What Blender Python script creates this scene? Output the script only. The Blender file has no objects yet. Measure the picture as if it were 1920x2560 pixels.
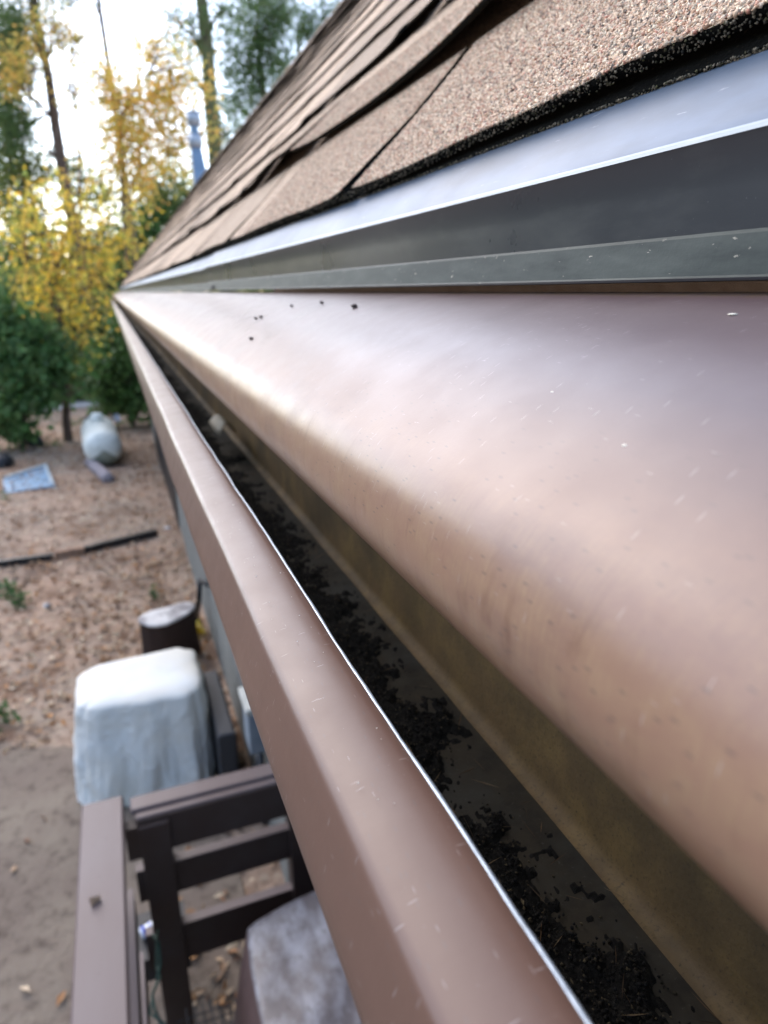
import bpy, math, random
import numpy as np
from mathutils import Vector, noise
R = math.radians
scene = bpy.context.scene
COL = scene.collection
random.seed(7); rng = np.random.default_rng(7)

# ---------------------------------------------------------------- camera, world, sun, exposure
PITCH, YAW = R(18.33), R(21.53)
cam_d = bpy.data.cameras.new('camera'); cam = bpy.data.objects.new('camera', cam_d); COL.objects.link(cam)
scene.camera = cam
cam.location = (0, 0, 0); cam.rotation_euler = (R(90) - PITCH, 0, -YAW)
cam_d.sensor_fit = 'VERTICAL'; cam_d.sensor_height = 36; cam_d.sensor_width = 27
cam_d.lens = 1660 / 2560 * 36
cam_d.clip_start = .004; cam_d.clip_end = 900
cam_d.dof.use_dof = True; cam_d.dof.focus_distance = .25; cam_d.dof.aperture_fstop = 11

scene.view_settings.view_transform = 'Standard'; scene.view_settings.look = 'None'
scene.view_settings.gamma = 1; scene.view_settings.exposure = 1.88
SUN_EL, SUN_AZ = 44, -16          # azimuth from +Y towards +X
w = bpy.data.worlds.new('World'); scene.world = w; w.use_nodes = True
nt = w.node_tree; nt.nodes.clear()
sky = nt.nodes.new('ShaderNodeTexSky'); sky.sky_type = 'NISHITA'; sky.sun_disc = False
sky.sun_elevation = R(SUN_EL); sky.sun_rotation = R(SUN_AZ); sky.dust_density = 1.5; sky.air_density = 1.0; sky.ozone_density = 1.5
hs = nt.nodes.new('ShaderNodeHueSaturation'); hs.inputs['Saturation'].default_value = .95
bg = nt.nodes.new('ShaderNodeBackground'); bg.inputs['Strength'].default_value = .15
wo = nt.nodes.new('ShaderNodeOutputWorld')
nt.links.new(sky.outputs[0], hs.inputs['Color']); nt.links.new(hs.outputs[0], bg.inputs[0]); nt.links.new(bg.outputs[0], wo.inputs[0])
sd = bpy.data.lights.new('sun', 'SUN'); sd.energy = .9; sd.angle = R(110); sd.color = (1, .95, .90)
sun = bpy.data.objects.new('sun', sd); COL.objects.link(sun)
sv = Vector((math.sin(R(SUN_AZ)) * math.cos(R(SUN_EL)), math.cos(R(SUN_AZ)) * math.cos(R(SUN_EL)), math.sin(R(SUN_EL))))
sun.rotation_euler = sv.to_track_quat('Z', 'Y').to_euler(); sun.location = (-5, 5, 12)
scene.cycles.max_bounces = 8; scene.cycles.transparent_max_bounces = 12

# ---------------------------------------------------------------- helpers
_f = 1660.0
_fw = Vector((math.sin(YAW) * math.cos(PITCH), math.cos(YAW) * math.cos(PITCH), -math.sin(PITCH)))
_rt = Vector((math.cos(YAW), -math.sin(YAW), 0)); _up = _rt.cross(_fw)
def ray(u, v): return ((u - 960) * _rt - (v - 1280) * _up + _f * _fw).normalized()
def at(u, v, x=None, y=None, z=None):      # survey: where the sight line meets a real plane
    d = ray(u, v)
    return d * (x / d.x if x is not None else y / d.y if y is not None else z / d.z)
G = -3.0

def tag(o, label=None, cat=None, group=None, kind=None):
    for k, v in (('label', label), ('category', cat), ('group', group), ('kind', kind)):
        if v: o[k] = v
    return o
def empty(name, loc, label=None, cat=None, group=None):
    o = bpy.data.objects.new(name, None); COL.objects.link(o); o.location = loc
    o.empty_display_size = .05
    return tag(o, label, cat, group)
def mesh_obj(name, verts, faces, mats, parent=None, smooth=True, midx=None, uvs=None):
    me = bpy.data.meshes.new(name); 
    if isinstance(verts, np.ndarray): verts = verts.astype(float)
    if isinstance(faces, np.ndarray):
        n, k = faces.shape
        me.vertices.add(len(verts)); me.vertices.foreach_set('co', np.ascontiguousarray(verts).ravel())
        me.loops.add(n * k); me.loops.foreach_set('vertex_index', faces.ravel().astype(np.int32))
        me.polygons.add(n); me.polygons.foreach_set('loop_start', (np.arange(n) * k).astype(np.int32))
        me.update(calc_edges=True)
    else:
        me.from_pydata([tuple(v) for v in verts], [], [tuple(f) for f in faces]); me.update()
    for m in (mats if isinstance(mats, (list, tuple)) else [mats]): me.materials.append(m)
    if midx is not None: me.polygons.foreach_set('material_index', np.array(midx, dtype=np.int32))
    me.polygons.foreach_set('use_smooth', np.full(len(me.polygons), smooth))
    if uvs is not None:
        ul = me.uv_layers.new(name='UVMap'); vi = np.empty(len(me.loops), dtype=np.int32); me.loops.foreach_get('vertex_index', vi)
        ul.data.foreach_set('uv', np.asarray(uvs, float)[vi].ravel())
    me.validate(); me.update()
    o = bpy.data.objects.new(name, me); COL.objects.link(o)
    if parent:
        o.parent = parent; o.matrix_parent_inverse.identity(); 
        loc = Vector(); p = parent
        while p: loc += p.location; p = p.parent
        o.location = -loc
        if loc.length: 
            me.transform(__import__('mathutils').Matrix.Translation(-loc)); o.location = (0, 0, 0)
    return o
class MB:
    def __init__(s): s.v = []; s.f = []; s.m = []
    def add(s, v, f, m=0):
        b = len(s.v); s.v += [tuple(p) for p in v]; s.f += [tuple(i + b for i in q) for q in f]; s.m += [m] * len(f)
    def hexa(s, b4, t4, m=0):
        s.add(list(b4) + list(t4), [(3, 2, 1, 0), (4, 5, 6, 7), (0, 1, 5, 4), (1, 2, 6, 5), (2, 3, 7, 6), (3, 0, 4, 7)], m)
    def box(s, x0, x1, y0, y1, z0, z1, c=.0, m=0):
        if c <= 0:
            s.hexa([(x0, y0, z0), (x1, y0, z0), (x1, y1, z0), (x0, y1, z0)], [(x0, y0, z1), (x1, y0, z1), (x1, y1, z1), (x0, y1, z1)], m); return
        lv = [(z0, c), (z0 + c, 0), (z1 - c, 0), (z1, c)]; V = []; F = []
        for z, k in lv:
            a0, a1, b0, b1 = x0 + k, x1 - k, y0 + k, y1 - k; e = c * .6
            V += [(a0 + e, b0, z), (a1 - e, b0, z), (a1, b0 + e, z), (a1, b1 - e, z), (a1 - e, b1, z), (a0 + e, b1, z), (a0, b1 - e, z), (a0, b0 + e, z)]
        for l in range(3):
            for i in range(8): j = (i + 1) % 8; F.append((l * 8 + i, l * 8 + j, l * 8 + 8 + j, l * 8 + 8 + i))
        F.append(tuple(range(7, -1, -1))); F.append(tuple(range(24, 32)))
        s.add(V, F, m)
    def tube(s, pts, rad, n=10, m=0, cap=True):
        pts = [Vector(p) for p in pts]; rad = rad if isinstance(rad, (list, tuple)) else [rad] * len(pts)
        V = []; F = []
        for i, p in enumerate(pts):
            d = (pts[min(i + 1, len(pts) - 1)] - pts[max(i - 1, 0)]).normalized()
            a = Vector((1, 0, 0)) if abs(d.x) < .8 else Vector((0, 1, 0))
            a = (a - d * a.dot(d)).normalized(); b = d.cross(a)
            for k in range(n):
                t = 2 * math.pi * k / n; V.append(p + (a * math.cos(t) + b * math.sin(t)) * rad[i])
        for i in range(len(pts) - 1):
            for k in range(n):
                j = (k + 1) % n; F.append((i * n + k, i * n + j, i * n + n + j, i * n + n + k))
        if cap: F.append(tuple(range(n - 1, -1, -1))); F.append(tuple(range((len(pts) - 1) * n, len(pts) * n)))
        s.add(V, F, m)
    def obj(s, name, mats, parent=None, smooth=False): return mesh_obj(name, s.v, s.f, mats, parent, smooth, s.m)
def nz(x, y=0, z=0): return noise.noise(Vector((x, y, z)))

def mat(name, base, rough=.6, metal=0, spec=.5, coat=0, vary=None, bump=None, coords='Object', rvary=0):
    """base colour, optional list of (scale, colour, low, high, stretch) stains and (scale, strength, distance, stretch) bumps"""
    m = bpy.data.materials.new(name); m.use_nodes = True; n = m.node_tree; N = n.nodes; L = n.links
    p = N['Principled BSDF']; p.inputs['Base Color'].default_value = (*base, 1); p.inputs['Roughness'].default_value = rough
    p.inputs['Metallic'].default_value = metal; p.inputs['Specular IOR Level'].default_value = spec; p.inputs['Coat Weight'].default_value = coat
    tc = N.new('ShaderNodeTexCoord')
    def noise_at(scale, stretch, detail=6):
        mp = N.new('ShaderNodeMapping'); mp.inputs['Scale'].default_value = stretch or (1, 1, 1)
        L.new(tc.outputs[coords], mp.inputs[0]); t = N.new('ShaderNodeTexNoise'); t.inputs['Scale'].default_value = scale
        t.inputs['Detail'].default_value = detail; t.inputs['Roughness'].default_value = .62; L.new(mp.outputs[0], t.inputs['Vector']); return t.outputs['Fac']
    col = None
    for sc, c, lo, hi, st in (vary or []):
        f = noise_at(sc, st); mr = N.new('ShaderNodeMapRange'); mr.inputs[1].default_value = lo; mr.inputs[2].default_value = hi; L.new(f, mr.inputs[0])
        mx = N.new('ShaderNodeMix'); mx.data_type = 'RGBA'; L.new(mr.outputs[0], mx.inputs[0])
        if col is None: mx.inputs[6].default_value = (*base, 1)
        else: L.new(col, mx.inputs[6])
        mx.inputs[7].default_value = (*c, 1); col = mx.outputs[2]
    if col is not None: L.new(col, p.inputs['Base Color'])
    if rvary:
        f = noise_at(9, None); mr = N.new('ShaderNodeMapRange'); mr.inputs[3].default_value = rough - rvary; mr.inputs[4].default_value = rough + rvary
        mr.inputs[1].default_value = .3; mr.inputs[2].default_value = .7; L.new(f, mr.inputs[0]); L.new(mr.outputs[0], p.inputs['Roughness'])
    prev = None
    for sc, st, di, sr in (bump or []):
        f = noise_at(sc, sr); b = N.new('ShaderNodeBump'); b.inputs['Strength'].default_value = st; b.inputs['Distance'].default_value = di
        L.new(f, b.inputs['Height']); 
        if prev: L.new(prev, b.inputs['Normal'])
        prev = b.outputs[0]
    if prev: L.new(prev, p.inputs['Normal'])
    return m
def ramp_mat(name, cols, rough=.7, trans=0, spec=.3):
    """each leaf / chip takes one colour of the list"""
    m = bpy.data.materials.new(name); m.use_nodes = True; n = m.node_tree; N = n.nodes; L = n.links
    p = N['Principled BSDF']; p.inputs['Roughness'].default_value = rough; p.inputs['Specular IOR Level'].default_value = spec
    g = N.new('ShaderNodeNewGeometry'); cr = N.new('ShaderNodeValToRGB'); e = cr.color_ramp.elements; cr.color_ramp.interpolation = 'LINEAR'
    while len(e) < len(cols): e.new(.5)
    for i, c in enumerate(cols): e[i].position = i / max(1, len(cols) - 1); e[i].color = (*c, 1)
    L.new(g.outputs['Random Per Island'], cr.inputs[0]); L.new(cr.outputs[0], p.inputs['Base Color'])
    if trans:
        t = N.new('ShaderNodeBsdfTranslucent'); mx = N.new('ShaderNodeMixShader'); mx.inputs[0].default_value = trans
        L.new(cr.outputs[0], t.inputs[0]); L.new(p.outputs[0], mx.inputs[1]); L.new(t.outputs[0], mx.inputs[2]); L.new(mx.outputs[0], N['Material Output'].inputs[0])
    return m

# ---------------------------------------------------------------- materials
def paint_mat(name, base, stain, rough, nose=False, spec=.55):
    """glossy baked aluminium paint with dust film, run-off streaks, pits and fine scratches; UV.x = metres along, UV.y = metres round the profile"""
    m = bpy.data.materials.new(name); m.use_nodes = True; n = m.node_tree; N = n.nodes; L = n.links; p = N['Principled BSDF']
    tc = N.new('ShaderNodeTexCoord')
    def nt_(sx, sy, detail=5, rot=0, rgh=.6):
        mp = N.new('ShaderNodeMapping'); mp.inputs['Scale'].default_value = (sx, sy, 1); mp.inputs['Rotation'].default_value = (0, 0, rot)
        L.new(tc.outputs['UV'], mp.inputs[0]); t = N.new('ShaderNodeTexNoise'); t.inputs['Scale'].default_value = 1; t.inputs['Detail'].default_value = detail
        t.inputs['Roughness'].default_value = rgh; L.new(mp.outputs[0], t.inputs[0]); return t.outputs[0]
    def mr(x, a, b, c=0, d=1):
        r = N.new('ShaderNodeMapRange'); L.new(x, r.inputs[0]); 
        for i, v in enumerate((a, b, c, d)): r.inputs[i + 1].default_value = v
        return r.outputs[0]
    def mth(op, a, b):
        q = N.new('ShaderNodeMath'); q.operation = op
        for i, v in enumerate((a, b)):
            if isinstance(v, (int, float)): q.inputs[i].default_value = v
            else: L.new(v, q.inputs[i])
        return q.outputs[0]
    def mix(f, a, b):
        x = N.new('ShaderNodeMix'); x.data_type = 'RGBA'; L.new(f, x.inputs[0])
        for k, v in ((6, a), (7, b)):
            if isinstance(v, tuple): x.inputs[k].default_value = (*v, 1)
            else: L.new(v, x.inputs[k])
        return x.outputs[2]
    cloud = mr(nt_(14, 14), .35, .7); streak = mr(nt_(700, 60, 8, .35, .8), .42, .64); blot = mr(nt_(60, 90, 9, 0, .75), .40, .62)
    col = mix(mth('MULTIPLY', cloud, .35), base, stain)
    if nose:
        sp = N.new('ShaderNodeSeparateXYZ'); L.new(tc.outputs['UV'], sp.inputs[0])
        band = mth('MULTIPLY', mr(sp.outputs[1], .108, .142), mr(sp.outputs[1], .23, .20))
        col = mix(mth('MULTIPLY', mr(sp.outputs[1], .075, .150), mr(nt_(7, 20, 6), .1, .5)), col, (.27, .155, .10))   # warm ground reflection painted into the colour towards the nose
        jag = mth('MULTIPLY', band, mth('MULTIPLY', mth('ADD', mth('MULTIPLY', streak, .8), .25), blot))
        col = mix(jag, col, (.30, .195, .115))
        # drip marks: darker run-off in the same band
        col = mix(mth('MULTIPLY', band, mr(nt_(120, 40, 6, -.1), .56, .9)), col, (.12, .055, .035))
    else:
        col = mix(mth('MULTIPLY', streak, .12), col, stain)
    def dash(sx, sy, rot, rad, keep, seed):
        mp = N.new('ShaderNodeMapping'); mp.inputs['Scale'].default_value = (sx, sy, 1); mp.inputs['Rotation'].default_value = (0, 0, rot); mp.inputs['Location'].default_value = (seed, seed * .7, 0)
        L.new(tc.outputs['UV'], mp.inputs[0]); v = N.new('ShaderNodeTexVoronoi'); v.voronoi_dimensions = '2D'; v.inputs['Scale'].default_value = 1; L.new(mp.outputs[0], v.inputs[0])
        q = N.new('ShaderNodeSeparateColor'); L.new(v.outputs['Color'], q.inputs[0])
        return mth('MULTIPLY', mr(v.outputs['Distance'], rad, rad * .6), mr(q.outputs[0], 1 - keep, 1 - keep + .01))
    patch = mr(nt_(9, 9, 3), .45, .62)
    col = mix(mth('MULTIPLY', mth('MULTIPLY', dash(400, 560, .2, .10, .22, 3), patch), .7), col, (.07, .05, .045))
    col = mix(mth('MULTIPLY', dash(120, 520, .35, .16, .22, 8), .6), col, (.10, .07, .06))
    col = mix(mth('MULTIPLY', dash(190, 330, .0, .024, .04, 5), .4), col, (.66, .64, .62))
    col = mix(mth('MULTIPLY', dash(600, 30, 1.1, .05, .22, 1), .5), col, (.60, .56, .54))
    col = mix(mth('MULTIPLY', dash(40, 900, .5, .05, .12, 2), .5), col, (.60, .56, .54))
    if nose:      # grime caught where the hood meets the drip edge
        col = mix(mth('MULTIPLY', mr(sp.outputs[1], .0125, .006), mr(nt_(160, 500, 5), .35, .6)), col, (.09, .06, .035))
    L.new(col, p.inputs['Base Color'])
    L.new(mr(nt_(30, 30, 6), .3, .7, rough - .05, rough + .07), p.inputs['Roughness']); p.inputs['Specular IOR Level'].default_value = spec
    b = N.new('ShaderNodeBump'); b.inputs['Strength'].default_value = .25; b.inputs['Distance'].default_value = .0004
    L.new(mth('ADD', nt_(70, 70, 5), mth('MULTIPLY', nt_(1400, 1400, 2), .25)), b.inputs['Height']); prev = b.outputs[0]
    L.new(prev, p.inputs['Normal'])
    return m
M = {}
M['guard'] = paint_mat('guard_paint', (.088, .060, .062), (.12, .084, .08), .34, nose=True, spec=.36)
M['gutter'] = paint_mat('gutter_paint', (.105, .058, .042), (.14, .085, .064), .36, spec=.36)
M['cut'] = mat('cut_aluminium', (.40, .45, .50), .35, .35, bump=[(300, .5, .0008, (1, 1, 1))], vary=[(160, (.3, .33, .36), .5, .7, (1, 1, 1))])
M['inner'] = mat('gutter_inside_film', (.24, .155, .07), .62, 0, .3, vary=[(28, (.38, .25, .09), .45, .75, None), (9, (.13, .09, .045), .42, .62, None), (600, (.05, .042, .03), .56, .78, None), (520, (.13, .105, .055), .6, .75, None)], bump=[(260, .5, .001, None)])
M['muck'] = ramp_mat('muck_bits', [(.012, .011, .010), (.02, .018, .015), (.010, .010, .010), (.05, .04, .025), (.014, .013, .012), (.02, .018, .014), (.016, .015, .013), (.13, .10, .055)], .9)
M['muckbed'] = mat('muck_bed', (.014, .013, .011), .95, 0, .2, vary=[(300, (.03, .027, .022), .5, .7, None)], bump=[(350, 1, .003, None), (90, .8, .004, None)])
M['drip'] = mat('drip_paint', (.035, .037, .042), .3, 0, .5, vary=[(40, (.07, .072, .07), .5, .75, (1, .3, 1)), (900, (.3, .3, .28), .70, .74, None)], bump=[(60, .12, .0006, (1, .3, 1))], rvary=.05)
M['dripfoot'] = mat('drip_foot_paint', (.02, .028, .025), .55, 0, .22, vary=[(50, (.06, .07, .06), .45, .7, (1, .25, 1)), (420, (.42, .38, .30), .66, .72, (1, .35, 1))], bump=[(400, .2, .0005, None)])
M['dripedge'] = mat('drip_flange_sky_tint', (.09, .125, .18), .42, .2, .25, vary=[(30, (.06, .08, .11), .4, .7, (1, .3, 1)), (500, (.25, .27, .3), .66, .72, (1, .1, 1))], bump=[(40, .15, .0008, (1, .3, 1))], rvary=.06)  # blue-grey tint stands for sky reflected in the brown flange
M['hem'] = mat('hem_sky_glint', (.26, .30, .32), .45, .1, .5, vary=[(200, (.35, .37, .38), .55, .7, (1, .2, 1))])  # hem colour lightened to stand for sky reflected in its roll
M['asphalt'] = mat('asphalt_core', (.010, .010, .009), .95, 0, .04, vary=[(420, (.06, .05, .035), .6, .75, None)], bump=[(500, 1, .0015, None)])
M['granule'] = ramp_mat('granule', [(.66, .49, .34), (.48, .31, .20), (.76, .60, .42), (.40, .23, .14), (.68, .52, .38), (.12, .09, .07), (.84, .70, .50), (.40, .16, .10), (.58, .42, .30), (.04, .035, .03)], .75, 0, .35)
def shingle_mat():
    m = bpy.data.materials.new('shingle_surface'); m.use_nodes = True; n = m.node_tree; N = n.nodes; L = n.links; p = N['Principled BSDF']
    p.inputs['Roughness'].default_value = .85; p.inputs['Specular IOR Level'].default_value = .3
    tc = N.new('ShaderNodeTexCoord'); v = N.new('ShaderNodeTexVoronoi'); v.inputs['Scale'].default_value = 500; L.new(tc.outputs['Object'], v.inputs[0])
    sp = N.new('ShaderNodeSeparateColor'); L.new(v.outputs['Color'], sp.inputs[0])
    cr = N.new('ShaderNodeValToRGB'); e = cr.color_ramp.elements; cols = [(.09, .07, .055), (.36, .24, .16), (.56, .41, .28), (.64, .49, .35), (.46, .32, .22), (.70, .57, .42)]
    while len(e) < 6: e.new(.5)
    for i, c in enumerate(cols): e[i].position = i / 5; e[i].color = (*c, 1)
    L.new(sp.outputs[0], cr.inputs[0])
    no = N.new('ShaderNodeTexNoise'); no.inputs['Scale'].default_value = 7; no.inputs['Detail'].default_value = 5; L.new(tc.outputs['Object'], no.inputs[0])
    mr = N.new('ShaderNodeMapRange'); mr.inputs[1].default_value = .35; mr.inputs[2].default_value = .7; L.new(no.outputs[0], mr.inputs[0])
    mx = N.new('ShaderNodeMix'); mx.data_type = 'RGBA'; mx.blend_type = 'MULTIPLY'; L.new(mr.outputs[0], mx.inputs[0]); L.new(cr.outputs[0], mx.inputs[6]); mx.inputs[7].default_value = (.80, .76, .74, 1)
    gi = N.new('ShaderNodeNewGeometry'); m2 = N.new('ShaderNodeMapRange'); m2.inputs[3].default_value = .68; m2.inputs[4].default_value = 1.08; L.new(gi.outputs['Random Per Island'], m2.inputs[0])
    vm = N.new('ShaderNodeVectorMath'); vm.operation = 'SCALE'; L.new(mx.outputs[2], vm.inputs[0]); L.new(m2.outputs[0], vm.inputs['Scale']); L.new(vm.outputs[0], p.inputs['Base Color'])
    b = N.new('ShaderNodeBump'); b.inputs['Strength'].default_value = .9; b.inputs['Distance'].default_value = .0012; b.invert = True
    L.new(v.outputs['Distance'], b.inputs['Height']); L.new(b.outputs[0], p.inputs['Normal']); return m
M['shingle'] = shingle_mat()
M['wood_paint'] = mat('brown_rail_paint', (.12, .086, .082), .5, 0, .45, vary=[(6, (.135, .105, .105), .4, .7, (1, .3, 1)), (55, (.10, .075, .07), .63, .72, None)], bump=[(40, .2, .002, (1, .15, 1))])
M['wood_dark'] = mat('shaded_rail_paint', (.030, .017, .014), .55, 0, .4, vary=[(8, (.035, .024, .022), .4, .7, None)], bump=[(50, .2, .002, None)])  # rail paint darkened to stand for shade on fronts and posts
M['siding'] = mat('weathered_siding', (.17, .175, .165), .8, 0, .3, vary=[(3, (.23, .24, .225), .4, .65, (6, 6, .5)), (10, (.13, .13, .12), .55, .75, (8, 8, .6))], bump=[(12, .6, .01, (8, 8, .4))])
M['white_cloth'] = mat('white_cover_cloth', (.66, .64, .58), .75, 0, .3, vary=[(3, (.66, .68, .67), .4, .65, None), (2.2, (.50, .51, .48), .55, .8, (1, 1, .6))], bump=[(6, .35, .02, None), (40, .12, .004, None)])
M['brown_cloth'] = mat('brown_cover_cloth', (.11, .065, .06), .7, 0, .4, vary=[(5, (.09, .06, .055), .4, .7, None)], bump=[(14, .3, .01, None)])
M['dusty_sheen_cloth'] = mat('dusty_sheen_top', (.10, .085, .09), .42, 0, .6, vary=[(7, (.26, .26, .29), .42, .66, (1.6, 1, 1)), (22, (.06, .045, .045), .55, .75, (2, 1, 1))], bump=[(14, .3, .01, None)])  # dust patches tinted pale grey, sky sheen painted in with them
M['black'] = mat('black_plastic', (.012, .012, .014), .5, 0, .4, bump=[(60, .2, .002, None)])
M['dark_metal'] = mat('dark_unit_metal', (.05, .052, .058), .5, .2, .4, bump=[(30, .2, .003, None)])
M['grey_box'] = mat('grey_box_paint', (.22, .26, .30), .45, 0, .5, vary=[(10, (.18, .21, .25), .45, .7, None)])
M['lit_top'] = mat('lit_box_top', (.45, .45, .41), .5, 0, .4, vary=[(14, (.6, .6, .55), .45, .7, None)])  # pale tone stands for daylight on the box's upper face
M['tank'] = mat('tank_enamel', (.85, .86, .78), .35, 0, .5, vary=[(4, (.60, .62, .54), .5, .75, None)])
M['tank_low'] = mat('tank_olive_belly', (.30, .31, .24), .6, 0, .4, vary=[(6, (.4, .4, .32), .45, .7, None)])  # grey-olive band along the lower shell
M['bark'] = mat('pine_bark', (.14, .095, .075), .9, 0, .2, vary=[(5, (.07, .05, .04), .45, .65, (3, 3, .6)), (3, (.20, .14, .11), .5, .7, None)], bump=[(10, .8, .03, (3, 3, .6))])
M['moss_bark'] = mat('mossy_bark', (.12, .12, .06), .9, 0, .2, vary=[(5, (.07, .055, .04), .5, .65, (3, 3, .6)), (3, (.15, .17, .07), .45, .65, None)], bump=[(10, .8, .03, (3, 3, .6))])
M['log'] = mat('grey_log_bark', (.28, .25, .265), .85, 0, .2, vary=[(9, (.28, .24, .25), .5, .7, (1, 1, 3))], bump=[(16, .6, .01, None)])
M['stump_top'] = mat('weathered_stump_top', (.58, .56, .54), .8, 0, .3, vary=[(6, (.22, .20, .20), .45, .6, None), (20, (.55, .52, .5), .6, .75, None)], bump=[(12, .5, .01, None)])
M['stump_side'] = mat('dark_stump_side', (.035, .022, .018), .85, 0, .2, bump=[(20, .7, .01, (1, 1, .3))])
M['blue'] = mat('pale_blue_plastic', (.17, .28, .40), .45, 0, .5, vary=[(5, (.22, .33, .45), .4, .65, None)])
M['blue_rim'] = mat('faded_blue_rim', (.36, .42, .45), .55, 0, .4, vary=[(12, (.42, .46, .46), .45, .7, None)])
M['galv'] = mat('galvanised_flue', (.15, .21, .29), .42, .45, .5, vary=[(4, (.11, .16, .23), .45, .7, None)])
M['galv_pale'] = mat('pale_flue_band', (.34, .37, .42), .45, .4, .5, vary=[(6, (.28, .3, .34), .45, .7, None)])
M['earth_board'] = mat('edging_board', (.30, .19, .13), .85, 0, .2, vary=[(10, (.18, .11, .08), .45, .65, None)])
M['oakleaf'] = ramp_mat('yellow_oak_leaves', [(.95, .68, .07), (.85, .55, .05), (.30, .38, .09), (.95, .60, .12), (.36, .42, .09), (.98, .80, .14), (.75, .42, .09), (.22, .32, .08)], .55, .55)
M['orangeleaf'] = ramp_mat('orange_oak_leaves', [(.85, .50, .12), (.75, .42, .12), (.88, .60, .16), (.45, .44, .12), (.95, .72, .16), (.36, .38, .12)], .55, .55)
M['greenleaf'] = ramp_mat('green_shrub_leaves', [(.09, .20, .05), (.15, .29, .09), (.06, .12, .04), (.20, .32, .11), (.10, .17, .07)], .5, .35)
M['palegreen'] = ramp_mat('olive_shrub_leaves', [(.19, .26, .07), (.13, .18, .07), (.28, .30, .08), (.10, .15, .05), (.36, .32, .08)], .55, .4)
M['needle'] = ramp_mat('pine_needles', [(.05, .09, .035), (.09, .16, .05), (.13, .22, .06), (.04, .07, .035), (.18, .24, .08)], .5, .3)
M['litter'] = ramp_mat('leaf_litter', [(.42, .25, .13), (.16, .09, .06), (.54, .40, .26), (.24, .13, .075), (.70, .58, .42), (.10, .055, .04), (.46, .24, .10), (.20, .11, .07), (.36, .26, .17)], .8, .15)
M['weeds'] = ramp_mat('weed_leaves', [(.06, .13, .04), (.10, .20, .07), (.05, .09, .04)], .6, .3)

# ---------------------------------------------------------------- ground
def ground_mat():
    m = mat('dirt_ground', (.37, .26, .19), .95, 0, .15,
        vary=[(.9, (.27, .22, .175), .42, .62, None), (2.3, (.17, .105, .07), .48, .66, None), (9, (.36, .29, .22), .54, .72, None), (16, (.13, .09, .07), .54, .72, None), (40, (.12, .085, .06), .6, .75, None)],
        bump=[(6, .6, .05, None), (35, .7, .02, None)])
    return m
M['dirt'] = ground_mat()
M['soil'] = mat('grey_soil', (.165, .13, .105), .95, 0, .15, vary=[(2, (.20, .165, .13), .42, .62, None), (14, (.10, .078, .062), .5, .7, None), (50, (.28, .23, .17), .62, .75, None)], bump=[(20, .6, .02, None), (60, .5, .01, None)])
M['gravel'] = mat('pale_road_gravel', (.46, .43, .41), .9, 0, .2, vary=[(3, (.36, .33, .31), .45, .65, None)])
def gz(x, y):
    z = G + .05 * nz(x * .35, y * .35, 2) + .018 * nz(x * 2.1, y * 2.1, 5)
    z += .07 * min(1, max(0, (y - 7.7 - .12 * x) * 4))          # terrace held by the edging
    return z
xs = np.concatenate([np.linspace(-260, -14, 14), np.linspace(-12, 3, 76), np.linspace(5, 260, 14)])
ys = np.concatenate([np.linspace(-120, -4, 8), np.linspace(-3, 22, 130), np.linspace(24, 400, 18)])
V = [(x, y, gz(x, y)) for y in ys for x in xs]; nx = len(xs)
F = [(j * nx + i, j * nx + i + 1, (j + 1) * nx + i + 1, (j + 1) * nx + i) for j in range(len(ys) - 1) for i in range(nx - 1)]
g = mesh_obj('ground', V, F, M['dirt']); tag(g, 'brown dirt yard strewn with leaves', 'ground', kind='structure')
# trodden soil patch, an irregular sheet
V = [(-1.5, 1.6, gz(-1.5, 1.6) + .016)]; k = 0
V = []; F = []; nxp, nyp = 50, 60
for j in range(nyp):
    for i in range(nxp):
        y = -1.5 + 6.1 * j / (nyp - 1); x = -5 + 5.3 * i / (nxp - 1)
        e = 4.35 + .35 * nz(x * 1.4, 3.1) + .12 * nz(x * 5, 1) - .10 * (x + .6) - y
        V.append((x, y, gz(x, y) + (.012 if e > 0 else .012 + e * .5 if e > -.2 else -.09)))
for j in range(nyp - 1):
    for i in range(nxp - 1): F.append((j * nxp + i, j * nxp + i + 1, (j + 1) * nxp + i + 1, (j + 1) * nxp + i))
s = mesh_obj('soil', V, F, M['soil']); tag(s, 'bare grey brown soil in the near part of the yard', 'soil', kind='structure')
# pale track crossing behind the tank
V = []; F = []
for i in range(40):
    x = -9 + i * .28; yc = 20.0 + .32 * (x + .7) + .15 * nz(x, 4)
    for q in (-.55, .55): V.append((x, yc + q * 1.3 + .15 * nz(x * 2, q * 9), gz(x, yc) + .03))
F = [(2 * i, 2 * i + 2, 2 * i + 3, 2 * i + 1) for i in range(39)]
s = mesh_obj('path', V, F, M['gravel']); tag(s, 'pale gravel track behind the propane tank', 'path', kind='structure')

def leaf_cloud(name, pts, size, m, parent=None, aspect=.75, up=.0, seed=1, curl=.25):
    r = np.random.default_rng(seed); n = len(pts); sz = size * r.uniform(.55, 1.35, n)
    d = r.normal(size=(n, 3)); d[:, 2] *= (1 - up); d /= np.linalg.norm(d, axis=1)[:, None]
    e = r.normal(size=(n, 3)); e[:, 2] *= (1 - up); e -= d * (e * d).sum(1)[:, None]; e /= np.linalg.norm(e, axis=1)[:, None]
    nn = np.cross(d, e); a = d * (sz / 2)[:, None]; b = e * (sz / 2 * aspect)[:, None]; c = nn * (sz * curl)[:, None]
    v = np.empty((n, 4, 3)); v[:, 0] = pts - a; v[:, 1] = pts + b + c * .5; v[:, 2] = pts + a; v[:, 3] = pts - b + c * .5
    return mesh_obj(name, v.reshape(-1, 3), np.arange(n * 4).reshape(n, 4), m, parent, smooth=False)

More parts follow.
